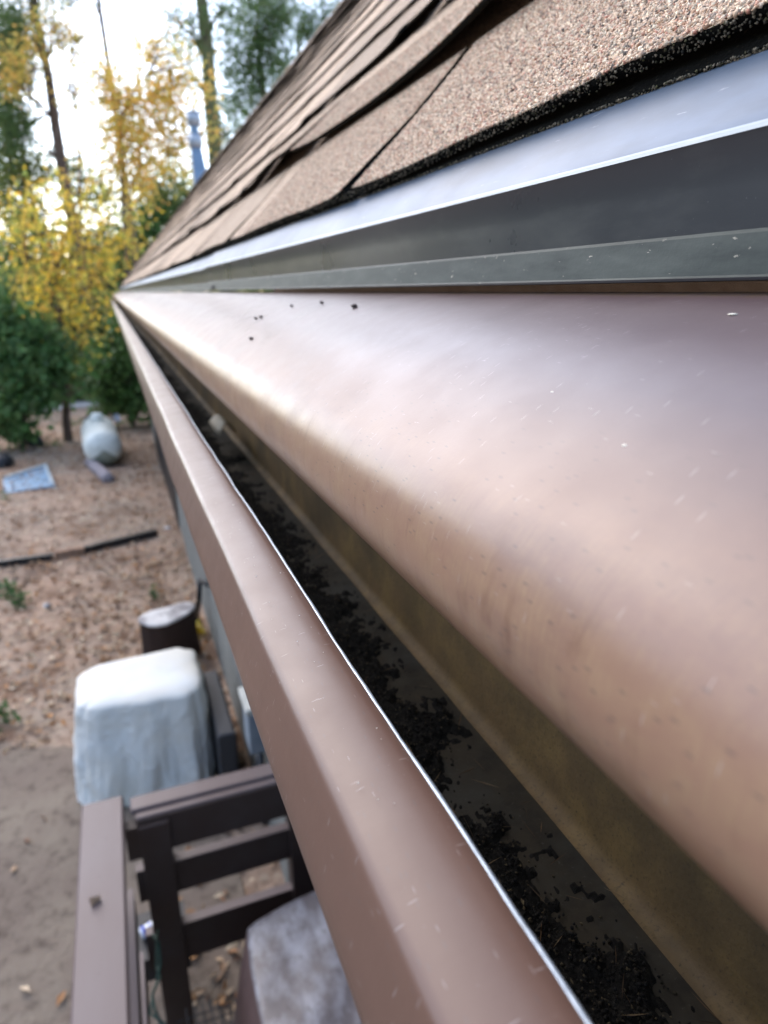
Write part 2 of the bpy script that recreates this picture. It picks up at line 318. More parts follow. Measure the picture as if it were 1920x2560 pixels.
# fallen leaves
def litter(n, x0, x1, y0, y1, seed, size):
    r = np.random.default_rng(seed); P = []
    while len(P) < n:
        x, y = r.uniform(x0, x1), r.uniform(y0, y1)
        if nz(x * .8, y * .8, 9) + r.uniform(-.5, .5) > -.15: P.append((x, y, gz(x, y) + .02 + r.uniform(0, .015)))
    return np.array(P)
P = np.concatenate([litter(12000, -7, .5, 4.6, 19, 3, .06), litter(420, -3, .5, -.5, 4.6, 4, .05), litter(900, -.1, .5, 1, 8, 5, .05), litter(1400, -3, .2, 4.4, 8, 6, .05)])
tag(leaf_cloud('fallen_leaves', P, .064, M['litter'], aspect=.5, up=.72, seed=5), 'dry tan oak leaves scattered over the yard', 'leaves', kind='stuff')

# ---------------------------------------------------------------- house
Y0, Y1 = -.9, 14.5
S = R(50); CS, SN = math.cos(S), math.sin(S)
HX, HZ = .190, .047                      # hem of the drip edge
def rp(t, n, y): return (HX + t * CS - n * SN, y, HZ + t * SN + n * CS)
house = empty('house', (.52, 0, G), 'wooden house with grey siding and a steep tan shingle roof', 'house')
# wall with board grooves
mb = MB(); y = Y0
while y < Y1 - .35:
    y2 = min(y + .2, Y1 - .3)
    if not (8.6 <= y < 13.2): mb.box(.52, .60, y, y2 - .012, G - .3, -.02)
    y += .2
mb.box(.535, .60, Y0, Y1 - .3, G - .3, -.02)
mb.box(.60, 3.3, Y1 - .4, Y1 - .3, G - .3, -.02); mb.obj('wall', M['siding'], house)
mb = MB(); mb.box(.505, .53, 8.65, 13.1, G - .02, -.9)
for k in range(1, 6): mb.box(.498, .503, 8.68, 13.07, G + k * .36, G + k * .36 + .012)
d = mb.obj('door', M['black'], house); tag(d, 'wide black door low on the grey wall')
mb = MB(); mb.box(.178, .192, Y0, Y1, -.225, -.004); mb.obj('fascia', M['wood_dark'], house)
mb = MB(); mb.box(.192, .53, Y0, Y1, -.225, -.21); mb.obj('soffit', M['wood_paint'], house)
RL = 2.4
mb = MB()
for a, b in ((Y0, Y1),):
    mb.hexa([rp(.02, -.02, a), rp(RL, -.02, a), rp(RL, -.02, b), rp(.02, -.02, b)], [rp(.02, -.002, a), rp(RL, -.002, a), rp(RL, -.002, b), rp(.02, -.002, b)])
    tx, _, tz = rp(RL, -.002, 0)
    mb.hexa([(tx, a, tz - .03), (tx + 1.6, a, tz - 1.9), (tx + 1.6, b, tz - 1.9), (tx, b, tz - .03)], [(tx, a, tz), (tx + 1.62, a, tz - 1.87), (tx + 1.62, b, tz - 1.87), (tx, b, tz)])
roof = mb.obj('roof', M['shingle'], house)
mb = MB()
for i in range(60):
    y = Y0 + i * (Y1 - Y0) / 60; y2 = Y0 + (i + 1) * (Y1 - Y0) / 60; h = .004 * (i % 2)
    A = [rp(RL - .10, .010 + h, q) for q in (y, y2)]; B = [rp(RL + .02, .014 + h, q) for q in (y, y2)]; Cc = [(p[0] + .12, p[1], p[2] - .13) for p in B]
    mb.add([A[0], A[1], B[1], B[0], Cc[0], Cc[1]], [(0, 3, 2, 1), (3, 4, 5, 2)])
mb.obj('ridge_cap', M['shingle'], roof)

def yseg(a, b, near=.008):
    out = [a]; 
    while out[-1] < b - 1e-6:
        y = out[-1]; st = near * max(1, abs(y) / .35); out.append(min(b, y + st))
    return out
# shingle courses, tab by tab
EXPO = .160
def cutlist(k):
    if k == 0: c = [-.35, .02, .59, 1.23, 1.75]
    elif k == 1: c = [-.2, .17, 1.17, 1.62]
    else: c = [-.2 + .13 * (k % 3)]
    r = random.Random(k)
    while c[-1] < Y1 - .7: c.append(c[-1] + r.choice((.3, .34, .5, .62, .42)))
    return [Y0] + c + [Y1]
CL = {k: cutlist(k) for k in range(20)}
def tabh(k, y):                          # each tab sits a little differently
    cl = CL[k]; c0 = max(c for c in cl if c <= y + 1e-9); r = random.Random(round(c0 * 1000) + k * 77)
    a, b = r.uniform(-1, 1), r.random()
    return (.009 * a * (k > 0), (.005 if k < 4 else .008) * b * (k > 0))
def butt_t(k, y):
    base = .036 if k == 0 else .036 + EXPO * k
    return base + tabh(k, y)[0] + .0055 * nz(y * 2.4, k * 7.3) + .0012 * nz(y * 14, k * 3.1) + (-.004 * max(0, min(1, (y - 1.2) / 2)) if k == 0 else 0)
def lift(k, y):
    v = .0012 + tabh(k, y)[1] + .0035 * max(0, nz(y * 2.3 + k * 5.1, k * 9.7)) + .0008 * nz(y * 9, k)
    if k == 1: v += .016 * math.exp(-((y - .42) / .17) ** 2) + .013 * math.exp(-((y - 1.30) / .20) ** 2) + .003
    if k == 2: v += .008 * math.exp(-((y - .75) / .2) ** 2)
    if k > 2: v *= .6
    if k in (3, 5): v += .007 * max(0, nz(y * .9, k))
    return v
def TK(k): return .0055 if k < 2 else .0042 if k == 2 else .0028
def surf(k, y, t):                       # height of a course's top face
    t0 = butt_t(k, y); q = min(1, max(0, (t - t0) / .16))
    n0 = (.0068 if k == 0 else .006) + lift(k, y) + TK(k)
    return n0 * (1 - q) ** 1.2 + .0045 * q
ncourse = int((RL - .04) / EXPO) + 1
for k in range(ncourse):
    V = []; F = []; mi = []; cl = cutlist(k); tr = [0, .004, .02, .05, .09, .13, .165]
    for c0, c1 in zip(cl[:-1], cl[1:]):
        gap = (.008 if k < 3 else .004) + .003 * abs(nz(c1, k)); yy = yseg(c0 + gap, c1 - gap, .006 if k < 3 else .03); b = len(V); nT = len(tr)
        for y in yy:
            jg = .0007 * nz(y * 160, k)
            cr = (.0025 if k < 3 else .0009) * (2.4 * math.exp(-abs(y - c0) / .03) + math.exp(-abs(c1 - y) / .03)) * (.7 + abs(nz(c1 * 3, k)))
            for d in tr:
                t = butt_t(k, y) + d + (jg if d == 0 else 0)
                V.append(rp(t, surf(k, y, t) + cr * max(0, 1 - d / .09), y))
            for d in (0, .165):
                t = butt_t(k, y) + d + (jg + .001 if d == 0 else 0); V.append(rp(t, surf(k, y, t) + cr * max(0, 1 - d / .09) - TK(k), y))
        st = nT + 2
        for i in range(len(yy) - 1):
            p, q = b + i * st, b + (i + 1) * st
            for a in range(nT - 1): F.append((p + a, p + a + 1, q + a + 1, q + a)); mi.append(0)
            F.append((p + nT, p, q, q + nT)); mi.append(1); F.append((p + nT + 1, p + nT, q + nT, q + nT + 1)); mi.append(1)
        for e in (b, b + (len(yy) - 1) * st): F.append((e + nT,) + tuple(e + a for a in range(nT)) + (e + nT + 1,)); mi.append(1)
    o = mesh_obj('shingle_course', V, F, [M['shingle'], M['asphalt']], roof, True, mi)
# starter strip under the first course
V = []; F = []; yy = yseg(Y0, Y1, .004)
for y in yy:
    t = .0345 + .0012 * nz(y * 4, 55) + .0009 * nz(y * 120, 5) - (.003 * min(1, max(0, y - 1.2)))
    V += [rp(t, .0016, y), rp(t - .0004, .0048 + .0004 * nz(y * 90, 3), y), rp(.15, .0048, y)]
for i in range(len(yy) - 1):
    for a in (0, 1): F.append((3 * i + a, 3 * i + a + 1, 3 * i + a + 4, 3 * i + a + 3))
mesh_obj('starter_strip', V, F, M['asphalt'], roof)
# mineral granules standing proud where the lens is close enough to see them one by one
def granules(name, P, Nn, size, m, parent, seed):
    r = np.random.default_rng(seed); n = len(P)
    o = np.array([(1, 0, 0), (-1, 0, 0), (0, 1, 0), (0, -1, 0), (0, 0, 1), (0, 0, -1)], float)
    f = np.array([(0, 2, 4), (2, 1, 4), (1, 3, 4), (3, 0, 4), (2, 0, 5), (1, 2, 5), (3, 1, 5), (0, 3, 5)])
    sc = size * r.uniform(.5, 1.1, (n, 1, 1)); v = o[None] * r.uniform(.6, 1.2, (n, 6, 1)) * sc
    v *= np.array([1, 1, .8]); q = r.normal(size=(n, 4)); q /= np.linalg.norm(q, axis=1)[:, None]
    a, b, c, d = q.T
    Rm = np.stack([1 - 2 * (c * c + d * d), 2 * (b * c - a * d), 2 * (b * d + a * c), 2 * (b * c + a * d), 1 - 2 * (b * b + d * d), 2 * (c * d - a * b), 2 * (b * d - a * c), 2 * (c * d + a * b), 1 - 2 * (b * b + c * c)], 1).reshape(n, 3, 3)
    v = np.einsum('nij,nkj->nki', Rm, v) + P[:, None]
    F = (f[None] + (np.arange(n) * 6)[:, None, None]).reshape(-1, 3)
    return mesh_obj(name, v.reshape(-1, 3), F, m, parent, True)
def scatter_course(k, n, ya, yb, dm, seed):
    r = np.random.default_rng(seed); P = []; cl = cutlist(k)
    for _ in range(n):
        y = ya + (yb - ya) * r.random() ** 1.5; d = r.random() * dm
        if min(abs(y - c) for c in cl) < .0112: continue
        t = butt_t(k, y) + d; c0 = max(c for c in cl if c <= y); c1 = min(c for c in cl if c > y)
        cr = (.0025 if k < 3 else .0009) * (2.4 * math.exp(-abs(y - c0) / .03) + math.exp(-abs(c1 - y) / .03)) * (.7 + abs(nz(c1 * 3, k)))
        P.append(rp(t, surf(k, y, t) + cr * max(0, 1 - d / .09) + r.random() * .0004, y))
    return np.array(P)
P = np.concatenate([scatter_course(0, 95000, .12, 1.1, .16, 1), scatter_course(1, 30000, .35, 1.3, .12, 2)])
tag(granules('granule_layer', P, None, .00145, M['granule'], roof, 3), kind='stuff')
P = []
for _ in range(7000):                     # bits of grit stuck on the two cut edges
    y = .12 + 1.6 * rng.random() ** 1.5
    if rng.random() < .35: t = butt_t(0, y) - .0002; P.append(rp(t, surf(0, y, t) - TK(0) * rng.random(), y))
    else: P.append(rp(.0340 + .0012 * nz(y * 4, 55), .0018 + .0032 * rng.random(), y))
M['grit'] = ramp_mat('edge_grit', [(.03, .03, .025), (.20, .17, .12), (.05, .045, .03), (.34, .28, .20), (.02, .02, .018), (.12, .11, .05)], .8)
tag(granules('edge_grit', np.array(P), None, .0008, M['grit'], roof, 4), kind='stuff')

# drip edge: flange up the roof, rolled hem, face, kicked foot
def drip(y0, y1, off):
    prof = [rp(.10, .0006, 0), rp(.045, .0006, 0), rp(.022, .0004, 0), rp(.004, .0002, 0), (HX - .0004, 0, HZ + .0000), (HX - .0014, 0, HZ - .0009), (HX - .0018, 0, HZ - .0020),
            (HX - .0012, 0, HZ - .0030), (HX + .0006, 0, .030), (HX + .0016, 0, .0172), (HX + .0006, 0, .0160), (HX - .0012, 0, .0036), (HX - .0018, 0, .0030), (HX - .0014, 0, .0024), (HX + .002, 0, .0022)]
    yy = yseg(y0, y1, .03); V = []; F = []; mi = []; n = len(prof)
    for y in yy:
        wv = .0007 * nz(y * 2.2, 8.8) + .0003 * nz(y * 9, 2)
        for i, p in enumerate(prof):
            V.append((p[0] - off + wv * (1 if i > 3 else .2), y, p[2] + off * .6 + (wv * .5 if i > 3 else .0)))
    for i in range(len(yy) - 1):
        for a in range(n - 1):
            F.append((i * n + a, i * n + a + 1, i * n + n + a + 1, i * n + n + a)); mi.append(0 if a < 4 else 3 if a < 6 else 1 if a < 9 else 2 if a < 12 else 1)
    b0 = len(V)
    o = mesh_obj('drip_edge', V, F, [M['dripedge'], M['drip'], M['dripfoot'], M['hem']], roof, True, mi)
    md = o.modifiers.new('sheet', 'SOLIDIFY'); md.thickness = .0006; md.offset = 0
    ms = o.modifiers.new('sharp', 'EDGE_SPLIT'); ms.split_angle = R(28)
    return o
drip(Y0, 1.46, .0024); drip(1.44, 4.6, 0); drip(4.59, 7.7, .0012); drip(7.69, 11, 0); drip(10.98, Y1 + .02, .001)

# ---------------------------------------------------------------- gutter guard (solid hood with a rolled nose)
def bez(p0, p1, p2, p3, n):
    return [tuple((1 - t) ** 3 * a + 3 * (1 - t) ** 2 * t * b + 3 * (1 - t) * t * t * c + t ** 3 * d for a, b, c, d in zip(p0, p1, p2, p3)) for t in [i / n for i in range(n + 1)]]
guard = empty('gutter_guard', (.15, 0, -.02), 'smooth brown metal hood curving over the gutter below the roof edge', 'gutter guard')
NR = .030; cx_, cz_ = .1058, -.0730; a0 = R(9); a1 = R(38)
T = (cx_ - NR * math.sin(a1), cz_ + NR * math.cos(a1))
gp = bez((.194, -.0008), (.194 - .045 * math.cos(a0), -.0008 - .045 * math.sin(a0)), (T[0] + .046 * math.cos(a1), T[1] + .046 * math.sin(a1)), T, 40)
for i in range(1, 22):
    a = a1 + R(150) * i / 21; gp.append((cx_ - NR * math.sin(a), cz_ + NR * math.cos(a)))
lx, lz = gp[-1]; gp.append((lx + .02, lz + .008))
arc = [0]
for p, q in zip(gp[:-1], gp[1:]): arc.append(arc[-1] + math.dist(p, q))
def panel(y0, y1, off):
    yy = yseg(y0, y1, .012); V = []; U = []; n = len(gp)
    for y in yy:
        for i, (x, z) in enumerate(gp):
            s = arc[i] / arc[-1]; w1 = (.0009 * nz(y * 1.7, s * 1.5, 3.3) + .0004 * nz(y * 6, s * 4, 1)) * min(1, s * 3)
            V.append((x - w1 * .7 - off * .5, y, z + w1 + off)); U.append((y, arc[i]))
    F = [(i * n + a, i * n + a + 1, i * n + n + a + 1, i * n + n + a) for i in range(len(yy) - 1) for a in range(n - 1)]
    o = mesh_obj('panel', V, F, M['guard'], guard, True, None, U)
    md = o.modifiers.new('sheet', 'SOLIDIFY'); md.thickness = .0006; md.offset = -1
    return o
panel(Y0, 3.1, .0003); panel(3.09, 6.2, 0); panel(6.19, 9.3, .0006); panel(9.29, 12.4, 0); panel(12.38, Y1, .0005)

# ---------------------------------------------------------------- gutter
gutter = empty('gutter', (.1, 0, -.237), 'brown metal rain gutter with a bright cut lip and black muck inside', 'gutter')
lipx, lipz = .0665, -.1252
gprof = [(lipx, lipz), (.0655, -.1246), (.0625, -.1243), (.057, -.1244), (.050, -.1255), (.0445, -.1272), (.0424, -.1282), (.0412, -.1300), (.0396, -.136), (.0372, -.1425), (.0356, -.149), (.0350, -.1525), (.0353, -.156),
         (.0375, -.162), (.043, -.170), (.051, -.178), (.058, -.187), (.0615, -.197), (.063, -.21), (.065, -.228), (.070, -.2365), (.08, -.2378), (.172, -.2378), (.1745, -.236), (.1748, -.225), (.1748, -.13)]
yy = yseg(Y0, Y1, .003)
def sag(y): return .0011 * nz(y * 1.9, 6.6) + .0030 * nz(y * .6 + 2, 1.6) + .0009 * nz(y * 7, 4)
V = []; U = []; F = []; mi = []; n = len(gprof); ar = [0]
for p, q in zip(gprof[:-1], gprof[1:]): ar.append(ar[-1] + math.dist(p, q))
for y in yy:
    sx = sag(y); fine = .00022 * nz(y * 60, 3) + .00030 * nz(y * 22, 9)
    for i, (x, z) in enumerate(gprof):
        k = 1 if i < 13 else max(0, 1 - (i - 12) / 6)
        rip = .00010 * math.sin(y * 2 * math.pi / .011) * max(0, min(1, (y - .3) / .2)) * (1 if 2 < i < 6 else 0) * (.5 + nz(y * 5, 1))
        V.append((x + sx * k + (fine if i == 0 else fine * .6 if i == 1 else 0), y, z + k * (.5 * sag(y + 30)) + rip)); U.append((y, ar[i]))
for i in range(len(yy) - 1):
    for a in range(n - 1): F.append((i * n + a, i * n + a + 1, i * n + n + a + 1, i * n + n + a))
tr_ = mesh_obj('trough', V, F, M['gutter'], gutter, True, None, U)
# cut edge strip: a raw folded aluminium rim on the inner side of the lip
V = []; F = []
for y in yy:
    sx = sag(y) + .00022 * nz(y * 60, 3) + .00030 * nz(y * 22, 9); zz = .5 * sag(y + 30); th = .00075 + .0003 * nz(y * 35, 7) + .00015 * nz(y * 110, 2)
    for dx, dz in ((-.0004, .0004), (.0001, .00065), (th, .0003), (th + .0001, -.0007), (.0, -.0012)): V.append((lipx + sx + dx, y, lipz + zz + dz))
F = [(i * 5 + a, i * 5 + a + 1, i * 5 + 5 + a + 1, i * 5 + 5 + a) for i in range(len(yy) - 1) for a in range(4)]
mesh_obj('cut_edge', V, F, M['cut'], gutter)
# inner lining: painted inside of the same sheet, filmed with dirt, shadow painted dark along its floor
lin = [(.0640, -.1285), (.0660, -.205), (.0700, -.2330), (.0760, -.2366), (.166, -.2366), (.1715, -.2345), (.1735, -.229), (.1737, -.13)]
V = []; F = []
for y in yy[::3] + [yy[-1]]:
    for i, (x, z) in enumerate(lin): V.append((x + (.0009 * nz(y * 11, i) if 0 < i < 6 else 0), y, z + (.0006 * abs(nz(y * 17, i)) if 2 < i < 6 else 0)))
m_ = len(lin); F = [(i * m_ + a, i * m_ + a + 1, i * m_ + m_ + a + 1, i * m_ + m_ + a) for i in range(len(V) // m_ - 1) for a in range(m_ - 1)]
M['floor_shade'] = mat('shaded_floor_film', (.055, .045, .030), .8, 0, .2, vary=[(40, (.035, .03, .022), .45, .65, None), (12, (.06, .056, .045), .45, .6, None), (500, (.09, .085, .07), .62, .75, None)], bump=[(300, .5, .001, None)])  # floor film darkened to stand for the shadow across the gutter floor
mesh_obj('inner_film', V, F, [M['inner'], M['floor_shade']], gutter, True, [1 if a < 4 else 0 for i in range(len(V) // m_ - 1) for a in range(m_ - 1)])
mb = MB(); mb.hexa([(.04, Y1, -.235), (.175, Y1, -.235), (.175, Y1 + .004, -.235), (.04, Y1 + .004, -.235)], [(.035, Y1, -.13), (.175, Y1, -.13), (.175, Y1 + .004, -.13), (.035, Y1 + .004, -.13)]); mb.obj('end_cap', M['gutter'], gutter)
# black muck in the gutter: a ragged bed and loose bits
def muck_h(x, y):
    e = .146 + .020 * nz(y * 6, 1.3) + .034 * nz(y * 19, 4) + .006 * nz(y * 60, x * 30) - .02 * max(0, nz(y * 2.1, 8)) - x
    e += .020 * nz(x * 60, y * 50, 5) + .020 * nz(x * 190, y * 150, 2) + .010 * nz(x * 500, y * 400, 2)
    return max(-.001, min(1, e / .02)) * (.003 + .003 * abs(nz(x * 40, y * 20)))
V = []; F = []; ym = yseg(.05, 4.0, .0022); xm = np.linspace(.069, .162, 56)
for y in ym:
    for x in xm: V.append((x, y, -.2362 + muck_h(x, y) + (.0008 * nz(x * 500, y * 500) if muck_h(x, y) > 0 else -.001)))
nxm = len(xm); F = np.array([(i * nxm + a, i * nxm + a + 1, i * nxm + nxm + a + 1, i * nxm + nxm + a) for i in range(len(ym) - 1) for a in range(nxm - 1)])
mk = mesh_obj('gutter_muck', np.array(V), F, M['muckbed']); tag(mk, 'black wet debris along the bottom of the gutter', 'muck', kind='stuff')
P = []
for _ in range(34000):
    y = .08 + 2.4 * rng.random() ** 1.6; x = rng.uniform(.07, .16); h = muck_h(x, y)
    if h > .0015 or rng.random() < (.22 if muck_h(x - .006, y) > .0008 else .03) * (x < .16): P.append((x, y, -.2355 + max(0, h) + .0008 * rng.random()))
bits = granules('bits', np.array(P), None, .00095, M['muck'], mk, 9)
P = np.array([(rng.uniform(.072, .125), .1 + 1.2 * rng.random() ** 1.5, -.229 + .001 * rng.random()) for _ in range(500)])
leaf_cloud('flakes', P, .004, M['muck'], mk, aspect=.4, up=.6, seed=12)

P = np.array([(x, y, -.2345 + max(0, muck_h(x, y)) + .001) for x, y in zip(rng.uniform(.075, .165, 420), .08 + 2.2 * rng.random(420) ** 1.4)])
leaf_cloud('needles', P, .013, ramp_mat('dead_needles', [(.16, .09, .04), (.09, .055, .03), (.05, .035, .02), (.22, .15, .08)], .8), mk, aspect=.05, up=.9, seed=14, curl=.03)
# dust, pollen and dirt specks lying on the hood and on the lip
def hood_pt(s, y):
    L_ = s * arc[40]; i = max(j for j in range(41) if arc[j] <= L_ + 1e-9); i = min(i, 39); q = (L_ - arc[i]) / (arc[i + 1] - arc[i])
    x = gp[i][0] * (1 - q) + gp[i + 1][0] * q; z = gp[i][1] * (1 - q) + gp[i + 1][1] * q
    w1 = .0009 * nz(y * 1.7, (L_ / arc[-1]) * 1.5, 3.3) * min(1, 3 * L_ / arc[-1])
    return (x - w1 * .7, y, z + w1 + .0005)
P = []
for _ in range(330):
    y = .2 + 1.6 * rng.random() ** 1.3; P.append(hood_pt(min(.98, abs(rng.normal(.25, .25))), y))
for u, v in ((548, 738), (700, 660), (652, 798), (770, 668), (566, 690), (575, 686), (600, 680), (575, 752), (640, 680), (550, 850)):
    pass
dk = granules('dirt_specks', np.array(P), None, .00042, ramp_mat('dirt_speck', [(.05, .035, .03), (.10, .07, .05), (.03, .025, .025), (.16, .11, .09)], .8), None, 21)
tag(dk, 'tiny dark dirt specks scattered on the brown hood', 'dirt', kind='stuff')
P = [hood_pt(min(.98, abs(rng.normal(.4, .3))), .16 + 1.4 * rng.random() ** 1.4) for _ in range(130)] + [(rng.uniform(.045, .0625) + sag(0) * 0, y, -.1243 + .5 * sag(y + 30)) for y in (.12 + 1.2 * rng.random(60) ** 1.3)]
pw = granules('pale_specks', np.array(P), None, .00034, ramp_mat('pale_speck', [(.7, .7, .68), (.6, .55, .45), (.75, .75, .75)], .6), None, 22)
tag(pw, 'tiny pale dust specks scattered on hood and gutter lip', 'dust', kind='stuff')
def crumb(name, c, size, m, label, cat, group=None, flat=.5, seed=0):
    r = random.Random(seed); V = []; F = []; n1, n2 = 7, 10
    for i in range(n1):
        th = math.pi * i / (n1 - 1)
        for j in range(n2):
            ph = 2 * math.pi * j / n2; q = 1 + .35 * nz(math.cos(ph) * 2 + seed, math.sin(ph) * 2, th)
            V.append((c[0] + size[0] * math.sin(th) * math.cos(ph) * q, c[1] + size[1] * math.sin(th) * math.sin(ph) * q, c[2] + size[2] * math.cos(th) * q))
    F = [(i * n2 + j, i * n2 + (j + 1) % n2, (i + 1) * n2 + (j + 1) % n2, (i + 1) * n2 + j) for i in range(n1 - 1) for j in range(n2)]
    return tag(mesh_obj(name, V, F, m), label, cat, group)
def hood_at(u, v):                        # sight line to hood surface
    best = None
    for s in [i / 200 for i in range(201)]:
        L_ = s * arc[40]; i = min(39, max(j for j in range(41) if arc[j] <= L_ + 1e-9)); q = (L_ - arc[i]) / (arc[i + 1] - arc[i])
        x = gp[i][0] * (1 - q) + gp[i + 1][0] * q; z = gp[i][1] * (1 - q) + gp[i + 1][1] * q; d = ray(u, v)
        e = abs(math.atan2(d.z, d.x) - math.atan2(z, x))
        if best is None or e < best[0]: best = (e, x, x / d.x * d.y, z)
    e_, x, y, z = best; w1 = .0009 * nz(y * 1.7, .8, 3.3) + .0012; return Vector((x - w1 * .5, y, z + w1))
M['crumb'] = mat('dark_crumb', (.06, .04, .035), .8, bump=[(900, .5, .0005, None)])
M['chip'] = mat('pale_chip', (.68, .64, .52), .7, bump=[(900, .5, .0005, None)])
for i, (u, v, sz, lab) in enumerate([(888, 772, .0026, 'largest dark crumb on the hood, lying just under the drip edge'), (630, 852, .0022, 'dark crumb alone in the middle of the far hood'),
        (641, 800, .0020, 'dark crumb nearest the left of a close pair on the hood'), (654, 797, .0022, 'dark crumb nearest the right of a close pair on the hood'),
        (731, 770, .0018, 'small dark crumb between the close pair and the longer one on the hood'), (806, 762, .0019, 'longish dark crumb left of the largest one below the drip edge')]):
    p = hood_at(u, v); crumb('dirt_crumb', (p.x, p.y, p.z + .0006), (sz * .8, sz * 1.5, sz * .5), M['crumb'], lab, 'crumb', 'dark crumbs on the hood', seed=i)
p = hood_at(1388, 988); crumb('pale_chip', (p.x, p.y, p.z - .0004), (.0009, .0014, .0003), M['chip'], 'pale yellowish chip lying on the middle of the hood', 'chip', seed=11)
p = hood_at(1568, 1122); crumb('white_fleck', (p.x, p.y, p.z - .0004), (.0007, .0008, .0003), M['chip'], 'round white fleck on the bare middle of the hood', 'fleck', seed=12)
p = hood_at(1835, 795); crumb('white_lint', (p.x, p.y, p.z - .0004), (.0010, .0016, .0003), M['chip'], 'scrap of white lint near the right end of the hood', 'lint', seed=13)
# dark insect-like blob on the far drip edge
p = at(531, 718, x=.184); crumb('mud_blob', p, (.003, .008, .0035), M['black'], 'black blob stuck on the drip edge by its joint', 'mud blob', seed=14)
# dry leaf caught in the gutter
p = at(556, 1075, z=-.20); V = []; F = []
for i in range(9):
    s = i / 8
    for q in (-1, 0, 1): V.append((p.x - .012 + .034 * s, p.y + q * (.045 * (1 - s) + .012) + .02 * s, p.z + .012 * math.sin(s * 4) + .004 * abs(q)))
F = [(3 * i + a, 3 * i + a + 1, 3 * i + a + 4, 3 * i + a + 3) for i in range(8) for a in (0, 1)]
o = mesh_obj('dry_leaf', V, F, mat('bleached_leaf', (.50, .46, .36), .7, vary=[(60, (.35, .3, .2), .45, .7, None)])); tag(o, 'bleached curled leaf caught in the dark far part of the gutter', 'leaf')
o.modifiers.new('t', 'SOLIDIFY').thickness = .0006
# ---------------------------------------------------------------- flue on the roof
def lathe(mb, c, prof, n=20, m=0):
    V = []; F = []
    for r_, z in prof:
        for k in range(n): t = 2 * math.pi * k / n; V.append((c[0] + r_ * math.cos(t), c[1] + r_ * math.sin(t), c[2] + z))
    for i in range(len(prof) - 1):
        for k in range(n): j = (k + 1) % n; F.append((i * n + k, i * n + j, i * n + n + j, i * n + n + k))
    mb.add(V, F, m)
yv = 13.6
b = at(500, 500, y=yv); sc_ = yv / 1750
vx = b.x; ztop = at(488, 280, y=yv).z; zc = at(490, 372, y=yv).z; z3 = at(490, 345, y=yv).z; z2 = at(490, 310, y=yv).z; zb = b.z - .35
flue = empty('roof_flue', (vx, yv, zb), 'blue grey metal flue with banded cap standing above the far roof edge', 'flue')
mb = MB(); w0, w1_ = .26, .085
mb.hexa([(vx - w1_, yv - w0, zb), (vx + w0, yv - w0, zb), (vx + w0, yv + w0, zb), (vx - w1_, yv + w0, zb)], [(vx - w1_, yv - w1_, zc), (vx + w1_, yv - w1_, zc), (vx + w1_, yv + w1_, zc), (vx - w1_, yv + w1_, zc)]); mb.obj('base', M['galv'], flue)
mb = MB(); lathe(mb, (vx, yv, 0), [(.075, zc - .05), (.075, z2)]); mb.obj('pipe', M['galv'], flue, True)
for z in (zc + .02, z2 - .02):
    mb = MB(); lathe(mb, (vx, yv, z), [(.075, -.02), (.12, 0), (.125, .12), (.11, .19), (.07, .2)]); mb.obj('collar', M['galv_pale'], flue, True)
mb = MB(); lathe(mb, (vx, yv, z2 + .16), [(.0, 0), (.10, 0), (.115, .03), (.115, ztop - z2 - .20), (.09, ztop - z2 - .16), (0, ztop - z2 - .14)]); mb.obj('cap', M['galv_pale'], flue, True)

# ---------------------------------------------------------------- railing
rail = empty('railing', (-.1, 2.1, G), 'brown painted wooden railing with a wide flat top board', 'railing')
mb = MB(); mb.box(-.302, -.163, -1.4, 2.20, -1.79, -1.75, .006)
o = mb.obj('top_board', M['wood_paint'], rail)
mb = MB(); mb.box(-.125, .50, 2.085, 2.13, -1.86, -1.775, .004); mb.box(-.14, .50, 2.118, 2.19, -1.785, -1.762, .004)
mb.obj('rail', M['wood_paint'], rail)
mb = MB(); mb.box(-.125, .50, 2.078, 2.0845, -1.865, -1.785, .0); mb.box(-.16, .50, 2.08, 2.14, -1.94, -1.866); mb.obj('rail', M['wood_dark'], rail)  # thin dark skin paints the shade on the cross rail's front
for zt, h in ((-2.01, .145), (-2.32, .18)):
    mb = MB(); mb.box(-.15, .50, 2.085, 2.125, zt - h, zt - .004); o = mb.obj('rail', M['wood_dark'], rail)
    mb = MB(); mb.box(-.15, .50, 2.086, 2.124, zt - .004, zt, 0); mb.obj('board', M['wood_paint'], rail)  # lighter skin paints the lit upper face of the rail
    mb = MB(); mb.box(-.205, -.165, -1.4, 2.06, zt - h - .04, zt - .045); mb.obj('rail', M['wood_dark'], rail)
    mb = MB(); mb.box(-.206, -.164, -1.4, 2.06, zt - .045, zt - .04); mb.obj('board', M['wood_paint'], rail)  # same painted lit top on the side rail
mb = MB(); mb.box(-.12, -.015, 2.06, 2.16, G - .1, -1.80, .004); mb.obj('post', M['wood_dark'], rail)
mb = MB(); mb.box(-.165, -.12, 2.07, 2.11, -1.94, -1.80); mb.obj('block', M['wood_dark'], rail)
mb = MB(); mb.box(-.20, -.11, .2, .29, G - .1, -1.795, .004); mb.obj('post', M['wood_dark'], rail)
mb = MB(); mb.box(.42, .515, 2.06, 2.15, G - .1, -1.79, .004); mb.obj('post', M['wood_dark'], rail)

